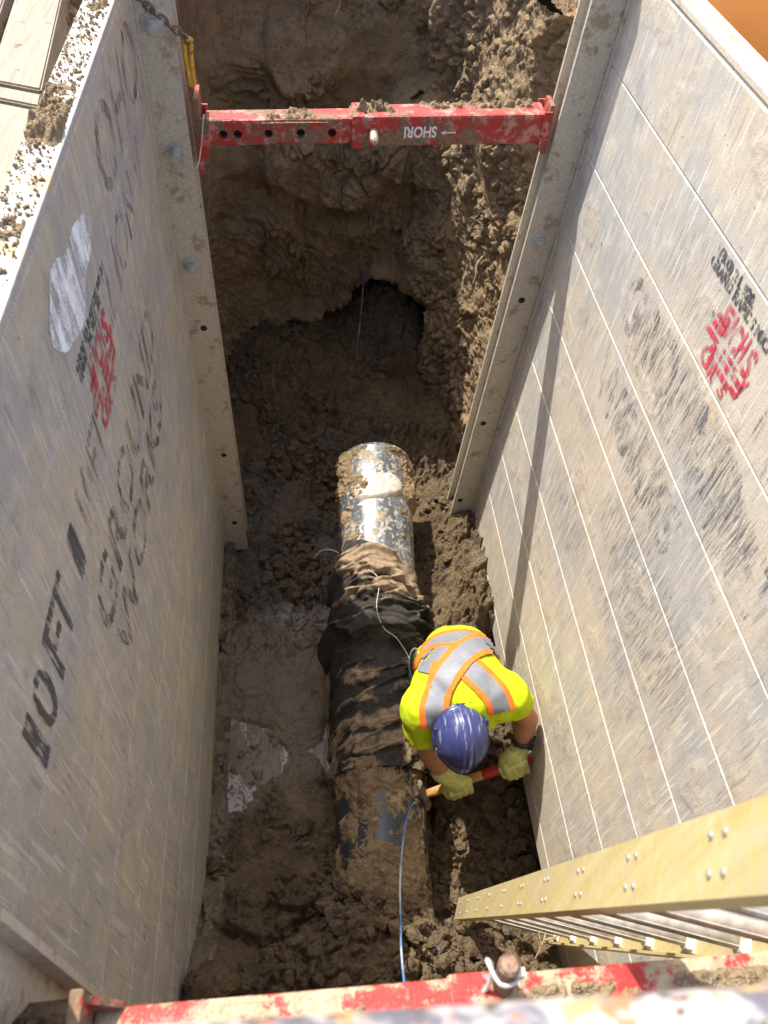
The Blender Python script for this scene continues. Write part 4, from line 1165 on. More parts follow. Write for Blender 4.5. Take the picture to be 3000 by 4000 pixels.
TWINE = mat_simple('pale_twine', (0.50, 0.45, 0.36), 0.8, 0, 80, 0.2)
def top_pt(l, t, e): return pipe_pt(l - 0.92, t, PR_ + e)
st = put('twine', *tube([top_pt(3.45, -0.75, 0.16), top_pt(3.75, -0.25, 0.19), top_pt(4.0, -0.05, 0.23), top_pt(4.5, -0.1, 0.26), top_pt(4.85, 0.02, 0.24), top_pt(5.0, 0.25, 0.22),
                         top_pt(5.3, 0.55, 0.16), top_pt(5.65, 0.6, 0.14), top_pt(5.8, 0.72, 0.15), top_pt(5.9, 1.1, 0.15)], 0.007, 6, 8), TWINE)
tag(st, 'thin pale twine lying loosely over the black fabric', 'twine')
st = put('cord', *tube([(0.44, 9.05, -12.0), (0.58, 9.08, -11.80), (0.76, 9.02, -11.70), (0.90, 8.86, -11.62), (1.0, 8.65, -11.55), (1.10, 8.45, -11.35)], 0.016, 6, 8), TWINE)
tag(st, 'short pale cord sticking out from the left side of the pipe', 'cord')
def mat_wire(name, a_, b_):
    m = MB(name); o = m.obj()
    return m.fin(m.mix(m.rng(m.noise(o, 6, 3, 0.6), 0.42, 0.60), a_, b_), 0.45)
WIRE = mat_wire('blue_wire', (0.08, 0.19, 0.40), (0.42, 0.47, 0.50))
wz = lambda x, y, e: float(floor_h(np.array([x]), np.array([y]), False)[0]) + e
wi = put('wire', *tube([(1.80, 4.28, -11.75), (1.77, 4.26, -11.60), (1.70, 4.20, -11.47), (1.56, 3.92, -11.28), (1.44, 3.50, -11.10), (1.31, 2.92, -10.70), (1.22, 2.42, -10.22),
                        (1.14, 2.00, -9.75), (1.10, 1.65, -9.42), (1.07, 1.35, -9.1), (1.05, 1.10, -8.9)], 0.014, 8, 8), WIRE)
tag(wi, 'blue wire bent over the near part of the pipe and running towards the near strut', 'wire')
WIRE2 = mat_wire('dull_blue_wire', (0.05, 0.07, 0.16), (0.25, 0.22, 0.17))
wi = put('wire', *tube([(1.71, 15.25, -9.95), (1.68, 14.98, -10.4), (1.64, 14.75, -10.9), (1.56, 14.3, -11.2), (1.53, 14.1, -11.35)], 0.014, 6, 8), WIRE2)
tag(wi, 'thin dull blue wire hanging from the cave in the far soil wall', 'wire')

# ------------------------------------------------------------------ ladder
LUP = np.array([-0.09, -0.231, 1.0]); 
A0 = np.array([2.205, 2.885, -11.9]); B0 = np.array([3.46, 2.48, -12.0])
rung = (B0 - A0); rung[2] = 0; RW = np.linalg.norm(rung); ru = rung / RW
lup = LUP / np.linalg.norm(LUP); ru = ru - lup * np.dot(ru, lup); ru /= np.linalg.norm(ru)
ld = np.cross(lup, ru); ld = ld if ld[1] > 0 else -ld            # away from the camera
LLEN = 12.2
def lp_(a, u, d): return A0 + ru * a + lup * u + ld * d
def mat_ladder():
    m = MB('yellow_fibreglass'); o = m.obj()
    st = m.noise(m.mapv(o, (40, 40, 2.0)), 1.0, 5, 0.6); k = m.noise(o, 6, 6, 0.65); f = m.noise(o, 50, 4, 0.65)
    c = m.mix(m.rng(st, 0.3, 0.7), (0.47, 0.375, 0.14), (0.55, 0.46, 0.225))
    c = m.mix(m.rng(f, 0.42, 0.75, 0, 0.6), c, (0.58, 0.52, 0.36))
    c = m.mix(m.rng(m.math('ADD', m.math('MULTIPLY', k, 0.7), m.math('MULTIPLY', f, 0.3)), 0.50, 0.64, 0, 0.8), c, (0.47, 0.39, 0.26))
    c = m.mix(m.rng(m.noise(o, 16, 5, 0.65), 0.68, 0.74, 0, 0.7), c, (0.22, 0.16, 0.10))
    return m.fin(c, 0.55, m.bump(f, 0.2, 0.003))
FIB = mat_ladder()
ladder = empty('ladder', A0, 'yellow fibreglass ladder with metal rungs leaning beside the right wall', 'ladder')
HD = 0.137
def rail(a0, sgn, name):
    """channel: web outside, flanges towards the rungs"""
    fl_, tw = 0.11, 0.018
    outl = [(0, -HD), (0, HD), (fl_, HD), (fl_, HD - 0.022), (tw, HD - 0.030), (tw, -HD + 0.030), (fl_, -HD + 0.022), (fl_, -HD)]
    V = []; m = 14
    for u in np.linspace(0, LLEN, m):
        V += [lp_(a0 + sgn * a, u, d_) for a, d_ in outl]
    n = len(outl); F = [[i * n + k, i * n + (k + 1) % n, (i + 1) * n + (k + 1) % n, (i + 1) * n + k] for i in range(m - 1) for k in range(n)]
    for b_ in (0, (m - 1) * n):
        F += [[b_ + 0, b_ + 1, b_ + 4, b_ + 5], [b_ + 1, b_ + 2, b_ + 3, b_ + 4], [b_ + 0, b_ + 5, b_ + 6, b_ + 7]]
    bm = bmesh.new(); bv = [bm.verts.new(v) for v in V]
    for f in F: bm.faces.new([bv[i] for i in f])
    bmesh.ops.recalc_face_normals(bm, faces=bm.faces[:]); bm.verts.index_update()
    F = [[v.index for v in f.verts] for f in bm.faces]; bm.free()
    return put(name, V, F, FIB, ladder, smooth=False)
railA = rail(0.0, 1, 'rail'); railB = rail(RW, -1, 'rail')
# rungs share one mesh; brackets and rivets too
rv, rf = cyl((0.03, 0, 0), (RW - 0.03, 0, 0), 0.060, 0.060, 16)
grooves = [cyl((0.03, 0.059 * math.cos(q), 0.059 * math.sin(q)), (RW - 0.03, 0.059 * math.cos(q), 0.059 * math.sin(q)), 0.006, 0.006, 5, False) for q in np.linspace(0.4, 2.7, 6)]
rv, rf = join([(rv, rf)] + grooves[1:5:3])
RUNGM = mat_simple('muddy_rung_aluminium', (0.40, 0.37, 0.33), 0.6, 0.15, 40, 0.2, 0.3, (0.36, 0.27, 0.18), 0.36, 22)
rung_me = mesh_np('rung', rv * S, rf, RUNGM, smooth=True)
bv_, bf_ = join([box((RW - 0.045, 0, 0), (0.035, 0, 0), (0, 0.075, 0), (0, 0, 0.075), 0.012), box((RW - 0.026, 0, 0), (0.007, 0, 0), (0, 0.095, 0), (0, 0, 0.095), 0.004)])
brk_me = mesh_np('rung_bracket', bv_ * S, bf_, ALU, smooth=False)
bv_, bf_ = join([box((0.045, 0, 0), (0.035, 0, 0), (0, 0.075, 0), (0, 0, 0.075), 0.012)])
brk2_me = mesh_np('rung_bracket', bv_ * S, bf_, ALU, smooth=False)
rv_, rf_ = cyl((0.002, 0, 0), (-0.009, 0, 0), 0.018, 0.012, 12)
rivet_me = mesh_np('rivet', rv_ * S, rf_, mat_simple('dull_rivet', (0.30, 0.29, 0.28), 0.55, 0.2, 200, 0.3, 0.1, (0.42, 0.34, 0.2), 0.5, 60), smooth=True)
LM = Matrix([[ru[k], ld[k], lup[k]] for k in range(3)]).to_4x4()
def lchild(name, me, parent, u, a=0.0, d_=0.0):
    o = bpy.data.objects.new(name, me); COL.objects.link(o); o.parent = parent
    M = LM.copy()
    M.translation = Vector(w(lp_(a, u, d_)) - root_of(parent)) if parent is not ladder and parent.type == 'MESH' and parent in (railA, railB) else Vector(w(lp_(a, u, d_)) - root_of(ladder))
    o.matrix_local = M
    return o
for i in range(12):
    u = 0.55 + i * 1.0
    rg = lchild('rung', rung_me, ladder, u)
    for me in (brk_me, brk2_me):
        bo = bpy.data.objects.new('rung_bracket', me); COL.objects.link(bo); bo.parent = rg
    for du in (-0.062, 0.062):
        for dd in (-0.062, 0.062):
            lchild('rivet', rivet_me, railA, u + du, 0.0, dd)
# worn stickers on the foot of the near rail
STK = mat_simple('worn_grey_sticker', (0.36, 0.37, 0.36), 0.6, 0, 90, 0.25, 0.1, (0.52, 0.43, 0.22), 0.5, 60)
for u0, u1 in ((0.42, 0.52), (0.78, 0.95), (1.12, 1.22)):
    put('sticker', [lp_(-0.004, u0, -0.10), lp_(-0.004, u1, -0.10), lp_(-0.004, u1, 0.09), lp_(-0.004, u0, 0.08)], [[0, 1, 2, 3]], STK, railA, smooth=False)

# ------------------------------------------------------------------ the worker
HEAD = np.array([2.25, 4.50, -10.02]); NECK = np.array([2.34, 5.00, -10.02])
SHR, SHL = np.array([1.74, 4.98, -10.12]), np.array([3.02, 5.10, -9.98])
ELR, WRR, HAR = np.array([1.90, 4.70, -10.75]), np.array([2.16, 4.50, -11.22]), np.array([2.38, 4.48, -11.42])
ELL, WRL, HAL = np.array([3.34, 4.98, -10.52]), np.array([3.31, 4.78, -11.06]), np.array([3.27, 4.57, -11.30])
PELV = np.array([2.50, 6.02, -10.78]); CHEST = np.array([2.38, 5.42, -10.22])
HIPR, HIPL = PELV + np.array([-0.30, 0.05, -0.1]), PELV + np.array([0.28, 0.05, -0.1])
KNR, KNL = np.array([2.15, 5.60, -11.55]), np.array([2.98, 5.62, -11.5])
ANR, ANL = np.array([2.2, 6.35, -12.75]), np.array([2.95, 6.3, -12.75])
worker = empty('person', np.array([2.55, 5.9, -12.95]), 'person in a yellow high visibility shirt and blue hard hat crouching with a hammer', 'person')
# head frame: up out of the crown, forward out of the face
hup = np.array([0.06, -0.82, 0.56]); hup /= np.linalg.norm(hup)
hright = np.array([1.0, 0.05, 0.10]); hright -= hup * (hright @ hup); hright /= np.linalg.norm(hright)
hfwd = np.cross(hright, hup)
if hfwd[1] > 0: hfwd = -hfwd           # face looks down and towards the camera
HAX = np.array([hright, hfwd, hup])
hc = HEAD - hup * 0.12
def hp(x, y, z): return hc + hright * x + hfwd * y + hup * z
def body(p):
    d = ell_sdf(p, hc, HAX, (0.255, 0.32, 0.36))
    d = smin(d, ell_sdf(p, hp(0, 0.10, -0.22), HAX, (0.19, 0.20, 0.24)), 0.10)          # jaw
    d = smin(d, cone_sdf(p, hp(0, 0.30, 0.0), hp(0, 0.375, -0.10), 0.03, 0.05), 0.04)    # nose
    for sx in (-1, 1):
        d = smin(d, ell_sdf(p, hp(0.262 * sx, -0.02, -0.05), HAX, (0.035, 0.07, 0.11)), 0.02)     # ears
        d = np.maximum(d, -ell_sdf(p, hp(0.105 * sx, 0.325, 0.0), HAX, (0.06, 0.04, 0.035)))     # eye sockets
        d = np.minimum(d, ell_sdf(p, hp(0.105 * sx, 0.285, 0.0), HAX, (0.04, 0.04, 0.04)))         # eyes
    d = np.maximum(d, -ell_sdf(p, hp(0, 0.31, -0.27), HAX, (0.085, 0.05, 0.012)))          # mouth
    d = smin(d, cone_sdf(p, NECK + np.array([0, 0.05, 0.0]), hc + (NECK - hc) * 0.25, 0.20, 0.20), 0.08)
    t = smin(cone_sdf(p, PELV, CHEST, 0.40, 0.46), cone_sdf(p, SHR * 0.8 + SHL * 0.2, SHL * 0.8 + SHR * 0.2, 0.26, 0.26), 0.25)
    d = smin(d, t, 0.12)
    for s_, e_, w_ in ((SHR, ELR, WRR), (SHL, ELL, WRL)):
        d = smin(d, cone_sdf(p, s_, e_, 0.19, 0.150), 0.08)
        mid = e_ + (w_ - e_) * 0.35
        d = smin(d, smin(cone_sdf(p, e_, mid, 0.145, 0.150), cone_sdf(p, mid, w_, 0.150, 0.098), 0.05), 0.05)
        d = smin(d, cone_sdf(p, w_, w_ + (w_ - e_) / np.linalg.norm(w_ - e_) * 0.12, 0.095, 0.09), 0.03)
    for h_, k_, a_ in ((HIPR, KNR, ANR), (HIPL, KNL, ANL)):
        d = smin(d, cone_sdf(p, h_, k_, 0.30, 0.20), 0.1)
        d = smin(d, cone_sdf(p, k_, a_, 0.20, 0.13), 0.06)
    return d
SKIN = mat_simple('tanned_skin', (0.42, 0.185, 0.095), 0.5, 0, 60, 0.12, 0.1)
V, F = surface_nets(body, (1.3, 3.95, -13.0), (3.75, 7.1, -9.3), 0.032)
put('body', V, F, SKIN, worker)

def cloth_noise(p, a, sc, seed): return a * fbm(p * sc, 3, seed)
def shirt(p):
    nd = (hc - NECK) / np.linalg.norm(hc - NECK)
    t = cone_sdf(p, PELV + np.array([0, 0.12, 0.02]), CHEST + np.array([0.0, 0.0, 0.0]), 0.50, 0.55)
    # flatten: the back is broad
    sh = cone_sdf(p, SHR * 0.86 + SHL * 0.14, SHL * 0.86 + SHR * 0.14, 0.315, 0.315)
    d = smin(t, sh, 0.30)
    d = smin(d, ell_sdf(p, PELV + np.array([0.0, -0.22, 0.12]), np.eye(3), (0.66, 0.62, 0.50)), 0.2)
    d = smin(d, ell_sdf(p, CHEST + np.array([-0.02, -0.15, 0.05]), np.eye(3), (0.64, 0.62, 0.48)), 0.2)
    d = smin(d, cone_sdf(p, NECK - nd * 0.25, NECK - nd * 0.02, 0.33, 0.265), 0.10)
    for s_, e_, fr in ((SHR, ELR, 0.62), (SHL, ELL, 0.42)):
        d = smin(d, cone_sdf(p, s_, s_ + (e_ - s_) * fr, 0.265, 0.255), 0.12)
    d = d + cloth_noise(p * np.array([1.0, 0.55, 1.0]), 0.045, 3.0, 401) + 0.016 * np.abs(fbm(p * np.array([2.2, 4.5, 2.2]), 3, 405)) * -1 + 0.012 * np.sin(p[..., 0] * 9 + p[..., 1] * 13 + 3 * vnoise(p * 1.5, 403)) * sstep(5.6, 6.6, p[..., 1])
    # openings: neck, sleeves, hem
    nd = (hc - NECK) / np.linalg.norm(hc - NECK)
    d = np.maximum(d, -cone_sdf(p, NECK - nd * 0.16, NECK + nd * 0.5, 0.235, 0.34))
    for s_, e_, fr in ((SHR, ELR, 0.66), (SHL, ELL, 0.46)):
        ax_ = (e_ - s_) / np.linalg.norm(e_ - s_)
        c_ = s_ + (e_ - s_) * fr
        loc = np.linalg.norm(p - c_, axis=-1)
        d = np.maximum(d, np.where(loc < 0.55, (p - c_) @ ax_, -9))
    d = np.maximum(d, p[..., 1] - 6.5)
    return d
def mat_hivis():
    m = MB('high_visibility_yellow'); o = m.obj()
    a_ = m.noise(o, 20, 4, 0.6)
    c = m.mix(m.rng(a_, 0.3, 0.7), (0.47, 0.58, 0.010), (0.54, 0.65, 0.018))
    c = m.mix(m.rng(m.noise(o, 7, 4, 0.6), 0.62, 0.8, 0, 0.35), c, (0.55, 0.58, 0.10))
    return m.fin(c, 0.85, m.bump(m.noise(o, 30, 4, 0.6), 0.25, 0.008), spec=0.2)
HIVIS = mat_hivis()
SV, SF = surface_nets(shirt, (1.1, 4.2, -11.3), (3.9, 7.2, -9.2), 0.026)
sh_o = put('shirt', SV, SF, HIVIS, worker)
bvh = BVHTree.FromPolygons([Vector(v) for v in SV], SF.tolist())
ORS = mat_simple('orange_trim', (0.90, 0.17, 0.015), 0.8, 0, 60, 0.08, 0.1)
SIL = mat_simple('silver_reflective_tape', (0.20, 0.212, 0.24), 0.6, 0.1, 80, 0.08, 0.15)
VIEW = np.array([-0.2, -0.42, 0.885])
def stripe(path, width, name='reflective_stripe', lift=0.012):
    """tape sewn along the shirt: path points are dropped on to the cloth"""
    P, _ = resample(np.asarray(path, float), 70)
    for _ in range(30): P[1:-1] = 0.25 * P[:-2] + 0.5 * P[1:-1] + 0.25 * P[2:]
    T_ = np.gradient(P, axis=0); T_ /= np.linalg.norm(T_, axis=1)[:, None]
    offs = np.array([-1.0, -0.62, -0.60, -0.3, 0, 0.3, 0.60, 0.62, 1.0]) * width / 2
    V = []
    for i in range(len(P)):
        for k in offs:
            side_ = np.cross(T_[i], VIEW); side_ /= np.linalg.norm(side_)
            q = P[i] + side_ * k
            hit = bvh.ray_cast(Vector(q + VIEW * 2.0), Vector(-VIEW))
            c_ = np.array(hit[0]) if hit[0] is not None else np.array(bvh.find_nearest(Vector(q))[0])
            nr = np.array(hit[1]) if hit[0] is not None else VIEW
            if nr @ VIEW < 0: nr = -nr
            V.append(c_ + nr * lift)
    n = len(offs); F = []; mi = []
    for i in range(len(P) - 1):
        for k in range(n - 1):
            q = [i * n + k, i * n + k + 1, (i + 1) * n + k + 1, (i + 1) * n + k]
            e = [np.linalg.norm(V[q[a_]] - V[q[(a_ + 1) % 4]]) for a_ in range(4)]
            if max(e) > 0.30: continue
            F.append(q); mi.append(0 if k in (0, 1, 6, 7) else 1)
    return put(name, np.array(V), F, [ORS, SIL], sh_o, midx=mi)
def scr(x, y, z=-9.7):
    """a spot on the back in the shirt's own picture grid (0..952 wide, 0..1212 deep), at a given height"""
    px_, py_ = 1550 + 0.5777 * x, 2450 + 0.5777 * y
    dv = np.array([(px_ - 1500) / 3150, (py_ - 2000) / 3150, 1.0]) @ R
    return dv * (z / dv[2])
stripe([scr(165, 300), scr(200, 190), scr(290, 170), scr(400, 205), scr(480, 275), scr(600, 380), scr(690, 480), scr(715, 570)], 0.37, lift=0.022)
stripe([scr(250, 670), scr(240, 560), scr(280, 430), scr(350, 300), scr(450, 180), scr(560, 105), scr(660, 100), scr(720, 130)], 0.37, lift=0.040)
stripe([scr(185, 170, -9.9), scr(270, 80, -9.9), scr(380, 62, -9.9), scr(520, 58, -9.9), scr(630, 85, -9.9), scr(735, 180, -9.9)], 0.30, lift=0.012)
# collar ring
tt = np.linspace(0, 2 * math.pi, 40)
nd = (hc - NECK) / np.linalg.norm(hc - NECK); nu_, nv_, _ = frame(nd)
put('collar', *tube([NECK + nd * 0.045 + 0.268 * (math.cos(q) * nu_ + math.sin(q) * nv_) for q in tt], 0.032, 8, 1), HIVIS, sh_o)

def pants(p):
    d = smin(cone_sdf(p, HIPR, HIPL, 0.40, 0.40), cone_sdf(p, PELV, PELV + np.array([0, -0.1, 0.02]), 0.42, 0.40), 0.1)
    for h_, k_, a_ in ((HIPR, KNR, ANR), (HIPL, KNL, ANL)):
        d = smin(d, cone_sdf(p, h_, k_, 0.345, 0.26), 0.08)
        d = smin(d, cone_sdf(p, k_, a_, 0.26, 0.20), 0.06)
    return d + cloth_noise(p, 0.03, 3.0, 411)
V, F = surface_nets(pants, (1.5, 4.9, -13.1), (3.7, 7.2, -9.8), 0.042)
put('trousers', V, F, mat_simple('dark_work_trousers', (0.055, 0.052, 0.045), 0.9, 0, 60, 0.3, 0.3, (0.22, 0.16, 0.10), 0.4, 9), worker)
def boots(p):
    d = 9.0
    for a_ in (ANR, ANL):
        d = np.minimum(d, smin(cone_sdf(p, a_ + np.array([0, 0.02, 0.1]), a_ + np.array([0, 0.02, -0.12]), 0.2, 0.2), cone_sdf(p, a_ + np.array([0, 0.05, -0.16]), a_ + np.array([0, -0.62, -0.17]), 0.17, 0.15), 0.08))
    return d
V, F = surface_nets(boots, (1.8, 5.3, -13.4), (3.4, 6.8, -12.3), 0.035)
put('boots', V, F, mat_simple('muddy_boots', (0.06, 0.045, 0.035), 0.8, 0, 40, 0.3, 0.3, (0.22, 0.16, 0.10), 0.6, 12), worker)

# hard hat
def mat_hat():
    m = MB('scratched_blue_plastic'); o = m.obj()
    s1 = m.noise(m.mapv(o, (70, 9, 9), rot=(0, 0, 0.35)), 1.0, 3, 0.5); s2 = m.noise(m.mapv(o, (60, 7, 7), rot=(0, 0, -0.3)), 1.0, 3, 0.5); f = m.noise(o, 60, 4, 0.6)
    c = m.mix(m.rng(m.noise(o, 12, 3, 0.5), 0.3, 0.7), (0.030, 0.038, 0.140), (0.042, 0.052, 0.170))
    c = m.mix(m.rng(s1, 0.62, 0.66, 0, 0.6), c, (0.33, 0.35, 0.46))
    c = m.mix(m.rng(s2, 0.63, 0.67, 0, 0.55), c, (0.30, 0.32, 0.44))
    c = m.mix(m.rng(m.noise(o, 15, 4, 0.6), 0.5, 0.8, 0, 0.35), c, (0.16, 0.17, 0.26))
    return m.fin(c, m.rng(f, 0.3, 0.7, 0.27, 0.36), m.bump(f, 0.03, 0.002), spec=0.55)
HAT = mat_hat()
hat = []
na, nr_ = 96, 40
hatc = hc + hup * 0.06
V = []
prof = [(math.cos(q), math.sin(q)) for q in np.linspace(math.pi / 2, 0.0, 30)]
for j, (rr_, zz_) in enumerate(prof):
    for i in range(na):
        q = 2 * math.pi * i / na
        cx_, sy_ = math.cos(q), math.sin(q)
        rx, ry, rz = 0.365, 0.435, 0.40
        x, y = cx_ * rx * rr_, sy_ * ry * rr_
        z = rz * zz_
        e = 0.0
        for x0, sg, am in ((0.0, 0.030, 0.018), (0.085, 0.016, 0.012), (-0.085, 0.016, 0.012)):
            e += am * math.exp(-((x - x0) / sg) ** 2) * (1 if abs(y) < 0.40 else 0.4)
        for x0, sg, am in ((0.045, 0.014, -0.008), (-0.045, 0.014, -0.008)):
            e += am * math.exp(-((x - x0) / sg) ** 2)
        V.append(hatc + hright * x * (1 + e * 0.4) + hfwd * y * (1 + e * 0.4) + hup * (z + e))
nprof = len(prof)
brim = [(1.02, -0.02), (1.07, -0.035), (1.085, -0.045), (1.075, -0.06), (1.0, -0.05), (0.95, -0.02)]
for (k_, z) in brim:
    for i in range(na):
        q = 2 * math.pi * i / na
        cx_, sy_ = math.cos(q), math.sin(q)
        peak = max(0.0, sy_) ** 4 * 0.15 * max(0, (k_ - 1.0)) / 0.085
        V.append(hatc + hright * cx_ * 0.365 * k_ + hfwd * sy_ * (0.435 * k_ + peak) + hup * (z - 0.05 * peak))
nrows = nprof + len(brim)
Fh = tubefaces(nrows, na, 0, True)
ho = put('hard_hat', V, Fh, HAT, worker)
# side slots and the ratchet strap at the nape
V, F = tube([hatc + hright * 0.30 * math.cos(q) + hfwd * 0.40 * math.sin(q) - hup * 0.10 for q in np.linspace(math.pi * 1.15, math.pi * 1.85, 24)], 0.035, 8, 1)
put('nape_strap', V, F, mat_simple('grey_green_strap', (0.30, 0.29, 0.22), 0.7), ho)
nb_ = hatc - hfwd * 0.43 - hup * 0.09 + hright * 0.08
V, F = box(nb_, hright * 0.09, hfwd * 0.03, hup * 0.055, 0.012)
put('ratchet_knob', V, F, mat_simple('black_plastic', (0.02, 0.02, 0.02), 0.4), ho, smooth=False)
for sx in (-1, 1):
    for q in (0.35, -0.35):
        c_ = hatc + hright * sx * 0.372 * math.cos(q) + hfwd * 0.44 * math.sin(q) + hup * 0.01
        V, F = box(c_, hright * 0.02, hfwd * 0.04, hup * 0.03, 0.008)
        put('slot_cap', V, F, HAT, ho, smooth=False)
# hair at the nape
def hairf(p):
    d = ell_sdf(p, hc + hup * 0.02 - hfwd * 0.02, HAX, (0.272, 0.335, 0.36))
    d = np.maximum(d, -((p - hp(0, 0.0, -0.20)) @ hup)); d = np.maximum(d, (p - hp(0, 0.06, 0)) @ hfwd)
    return d
V, F = surface_nets(hairf, hc - 0.5, hc + 0.5, 0.03)
put('hair', V, F, mat_simple('short_dark_hair', (0.045, 0.032, 0.022), 0.8, 0, 120, 0.4, 0.6), worker)

# gloved hands gripping the handle: five bent fingers each
GLOVE = mat_simple('yellow_green_work_glove', (0.50, 0.52, 0.17), 0.85, 0, 70, 0.15, 0.4, (0.36, 0.28, 0.11), 0.36, 18, 0.006)
def glove(wr_, hand, hax, backdir, thumb_sign, name):
    """hax: handle axis, pointing from little finger to index; backdir: out of the back of the hand"""
    hax = np.asarray(hax, float) / np.linalg.norm(hax)
    wd = wr_ - hand; wd = wd - hax * (wd @ hax); wd /= np.linalg.norm(wd)           # from the handle to the wrist
    bk = np.asarray(backdir, float); bk = bk - hax * (bk @ hax); bk = bk - wd * (bk @ wd); bk /= np.linalg.norm(bk)
    # fingers go over the top (bk), then down the far side (-wd) and back under (-bk)
    RH = 0.085
    def around(ang, rad): return wd * (math.cos(ang) * rad) + bk * (math.sin(ang) * rad)
    segs = []
    for i, (o_, ln) in enumerate(((-0.135, 0.88), (-0.045, 1.0), (0.045, 1.06), (0.135, 0.97))):
        base_ = hand + hax * (o_ * 1.02)
        k0 = base_ + around(math.radians(62), RH + 0.105) + wd * 0.05
        k1 = base_ + around(math.radians(118), RH + 0.075)
        k2 = base_ + around(math.radians(118 + 62 * ln), RH + 0.058)
        k3 = base_ + around(math.radians(118 + 118 * ln), RH + 0.050)
        segs.append((k0, k1, k2, k3, 0.052 if i else 0.046))
    palm_c = hand + wd * 0.17 + bk * 0.085
    pax = np.array([hax, wd, bk])
    th0 = hand + wd * 0.20 + hax * 0.14 + bk * 0.02
    th1 = hand + hax * 0.215 + wd * 0.085 + bk * 0.075
    th2 = hand + hax * 0.20 - wd * 0.02 + bk * 0.135
    def f(p):
        d = ell_sdf(p, palm_c, pax, (0.205, 0.20, 0.10))
        d = smin(d, cone_sdf(p, palm_c + wd * 0.10, wr_, 0.12, 0.118), 0.06)
        d = smin(d, cone_sdf(p, wr_ - (wr_ - palm_c) * 0.15, wr_ + (wr_ - palm_c) * 0.22, 0.122, 0.132), 0.03)
        for k0, k1, k2, k3, r_ in segs:
            g_ = np.minimum(np.minimum(cone_sdf(p, k0, k1, r_ * 1.1, r_), cone_sdf(p, k1, k2, r_, r_ * 0.95)), cone_sdf(p, k2, k3, r_ * 0.95, r_ * 0.85))
            d = smin(d, g_, 0.022)
        d = smin(d, smin(cone_sdf(p, th0, th1, 0.070, 0.056), cone_sdf(p, th1, th2, 0.056, 0.046), 0.02), 0.03)
        return d + 0.010 * fbm(p * 7, 2, 421)
    lo = np.minimum(hand, wr_) - 0.5; hi = np.maximum(hand, wr_) + 0.5
    V, F = surface_nets(f, lo, hi, 0.0165)
    return put(name, V, F, GLOVE, worker)
HA = np.array([3.52, 4.70, -11.26]); HB = np.array([1.98, 4.46, -11.78])
hx = HA - HB
def on_handle(p): return HB + hx * ((p - HB) @ hx) / (hx @ hx)
hL, hR = on_handle(HAL), on_handle(HAR)
glove(WRL, hL, -hx, (0.1, -0.2, 1.0), 1, 'glove')
glove(WRR, hR, -hx, (-0.3, -0.6, 1.0), 1, 'glove')
# watch on the left wrist
wax = (WRL - ELL) / np.linalg.norm(WRL - ELL)
wc = WRL - wax * 0.17
u_, v_, _ = frame(wax)
WB = mat_simple('black_watch_rubber', (0.015, 0.015, 0.017), 0.5, 0, 80, 0.2, 0.1)
wt = put('watch', *tube([wc + 0.128 * (math.cos(q) * u_ + math.sin(q) * v_) for q in np.linspace(0, 2 * math.pi, 28)], 0.042, 8, 1), WB, worker)
fd = np.array([0.75, -0.15, 0.65]); fd = fd - wax * (fd @ wax); fd /= np.linalg.norm(fd)
V, F = box(wc + fd * 0.145, np.cross(wax, fd) * 0.075, wax * 0.065, fd * 0.025, 0.015)
put('watch_face', V, F, WB, wt, smooth=False)

# sledge hammer
ham = empty('hammer', (HA + HB) / 2, 'wooden handled hammer with a red grip held in both gloves', 'hammer')
hn = hx / np.linalg.norm(hx)
def hpt(t): return HB + hx * t
def loft(pts, rs, n=16):
    V = []; a_ = (pts[-1] - pts[0]); u, v, _ = frame(a_)
    for p, r_ in zip(pts, rs):
        V.append(p + np.array([r_ * (math.cos(q) * u + 0.85 * math.sin(q) * v) for q in np.arange(n) * 2 * math.pi / n]))
    V = np.concatenate(V); m = len(pts)
    F = [[i * n + j, i * n + (j + 1) % n, (i + 1) * n + (j + 1) % n, (i + 1) * n + j] for i in range(m - 1) for j in range(n)]
    return V, F + [list(range(n))[::-1], list(range((m - 1) * n, m * n))]
put('handle', *loft([hpt(t) for t in (-0.02, 0.1, 0.3, 0.45, 0.56)], [0.060, 0.066, 0.062, 0.066, 0.070]), HANDLE, ham)
put('grip', *loft([hpt(t) for t in (0.53, 0.55, 0.75, 0.95, 1.0)], [0.074, 0.080, 0.080, 0.074, 0.05]), mat_simple('red_rubber_grip', (0.36, 0.015, 0.02), 0.35, 0, 60, 0.15), ham)
hd2 = np.array([0.1, -0.35, -0.95]); hd2 -= hn * (hd2 @ hn); hd2 /= np.linalg.norm(hd2)
hc2 = hpt(-0.06)
put('head', *loft([hc2 - hd2 * 0.27, hc2 - hd2 * 0.25, hc2 - hd2 * 0.12, hc2, hc2 + hd2 * 0.12, hc2 + hd2 * 0.25, hc2 + hd2 * 0.27], [0.08, 0.105, 0.10, 0.125, 0.10, 0.105, 0.08], 12),
    mat_simple('muddy_steel', (0.10, 0.095, 0.09), 0.7, 0.1, 50, 0.2, 0.3, (0.20, 0.14, 0.085), 0.75, 20), ham, smooth=False)

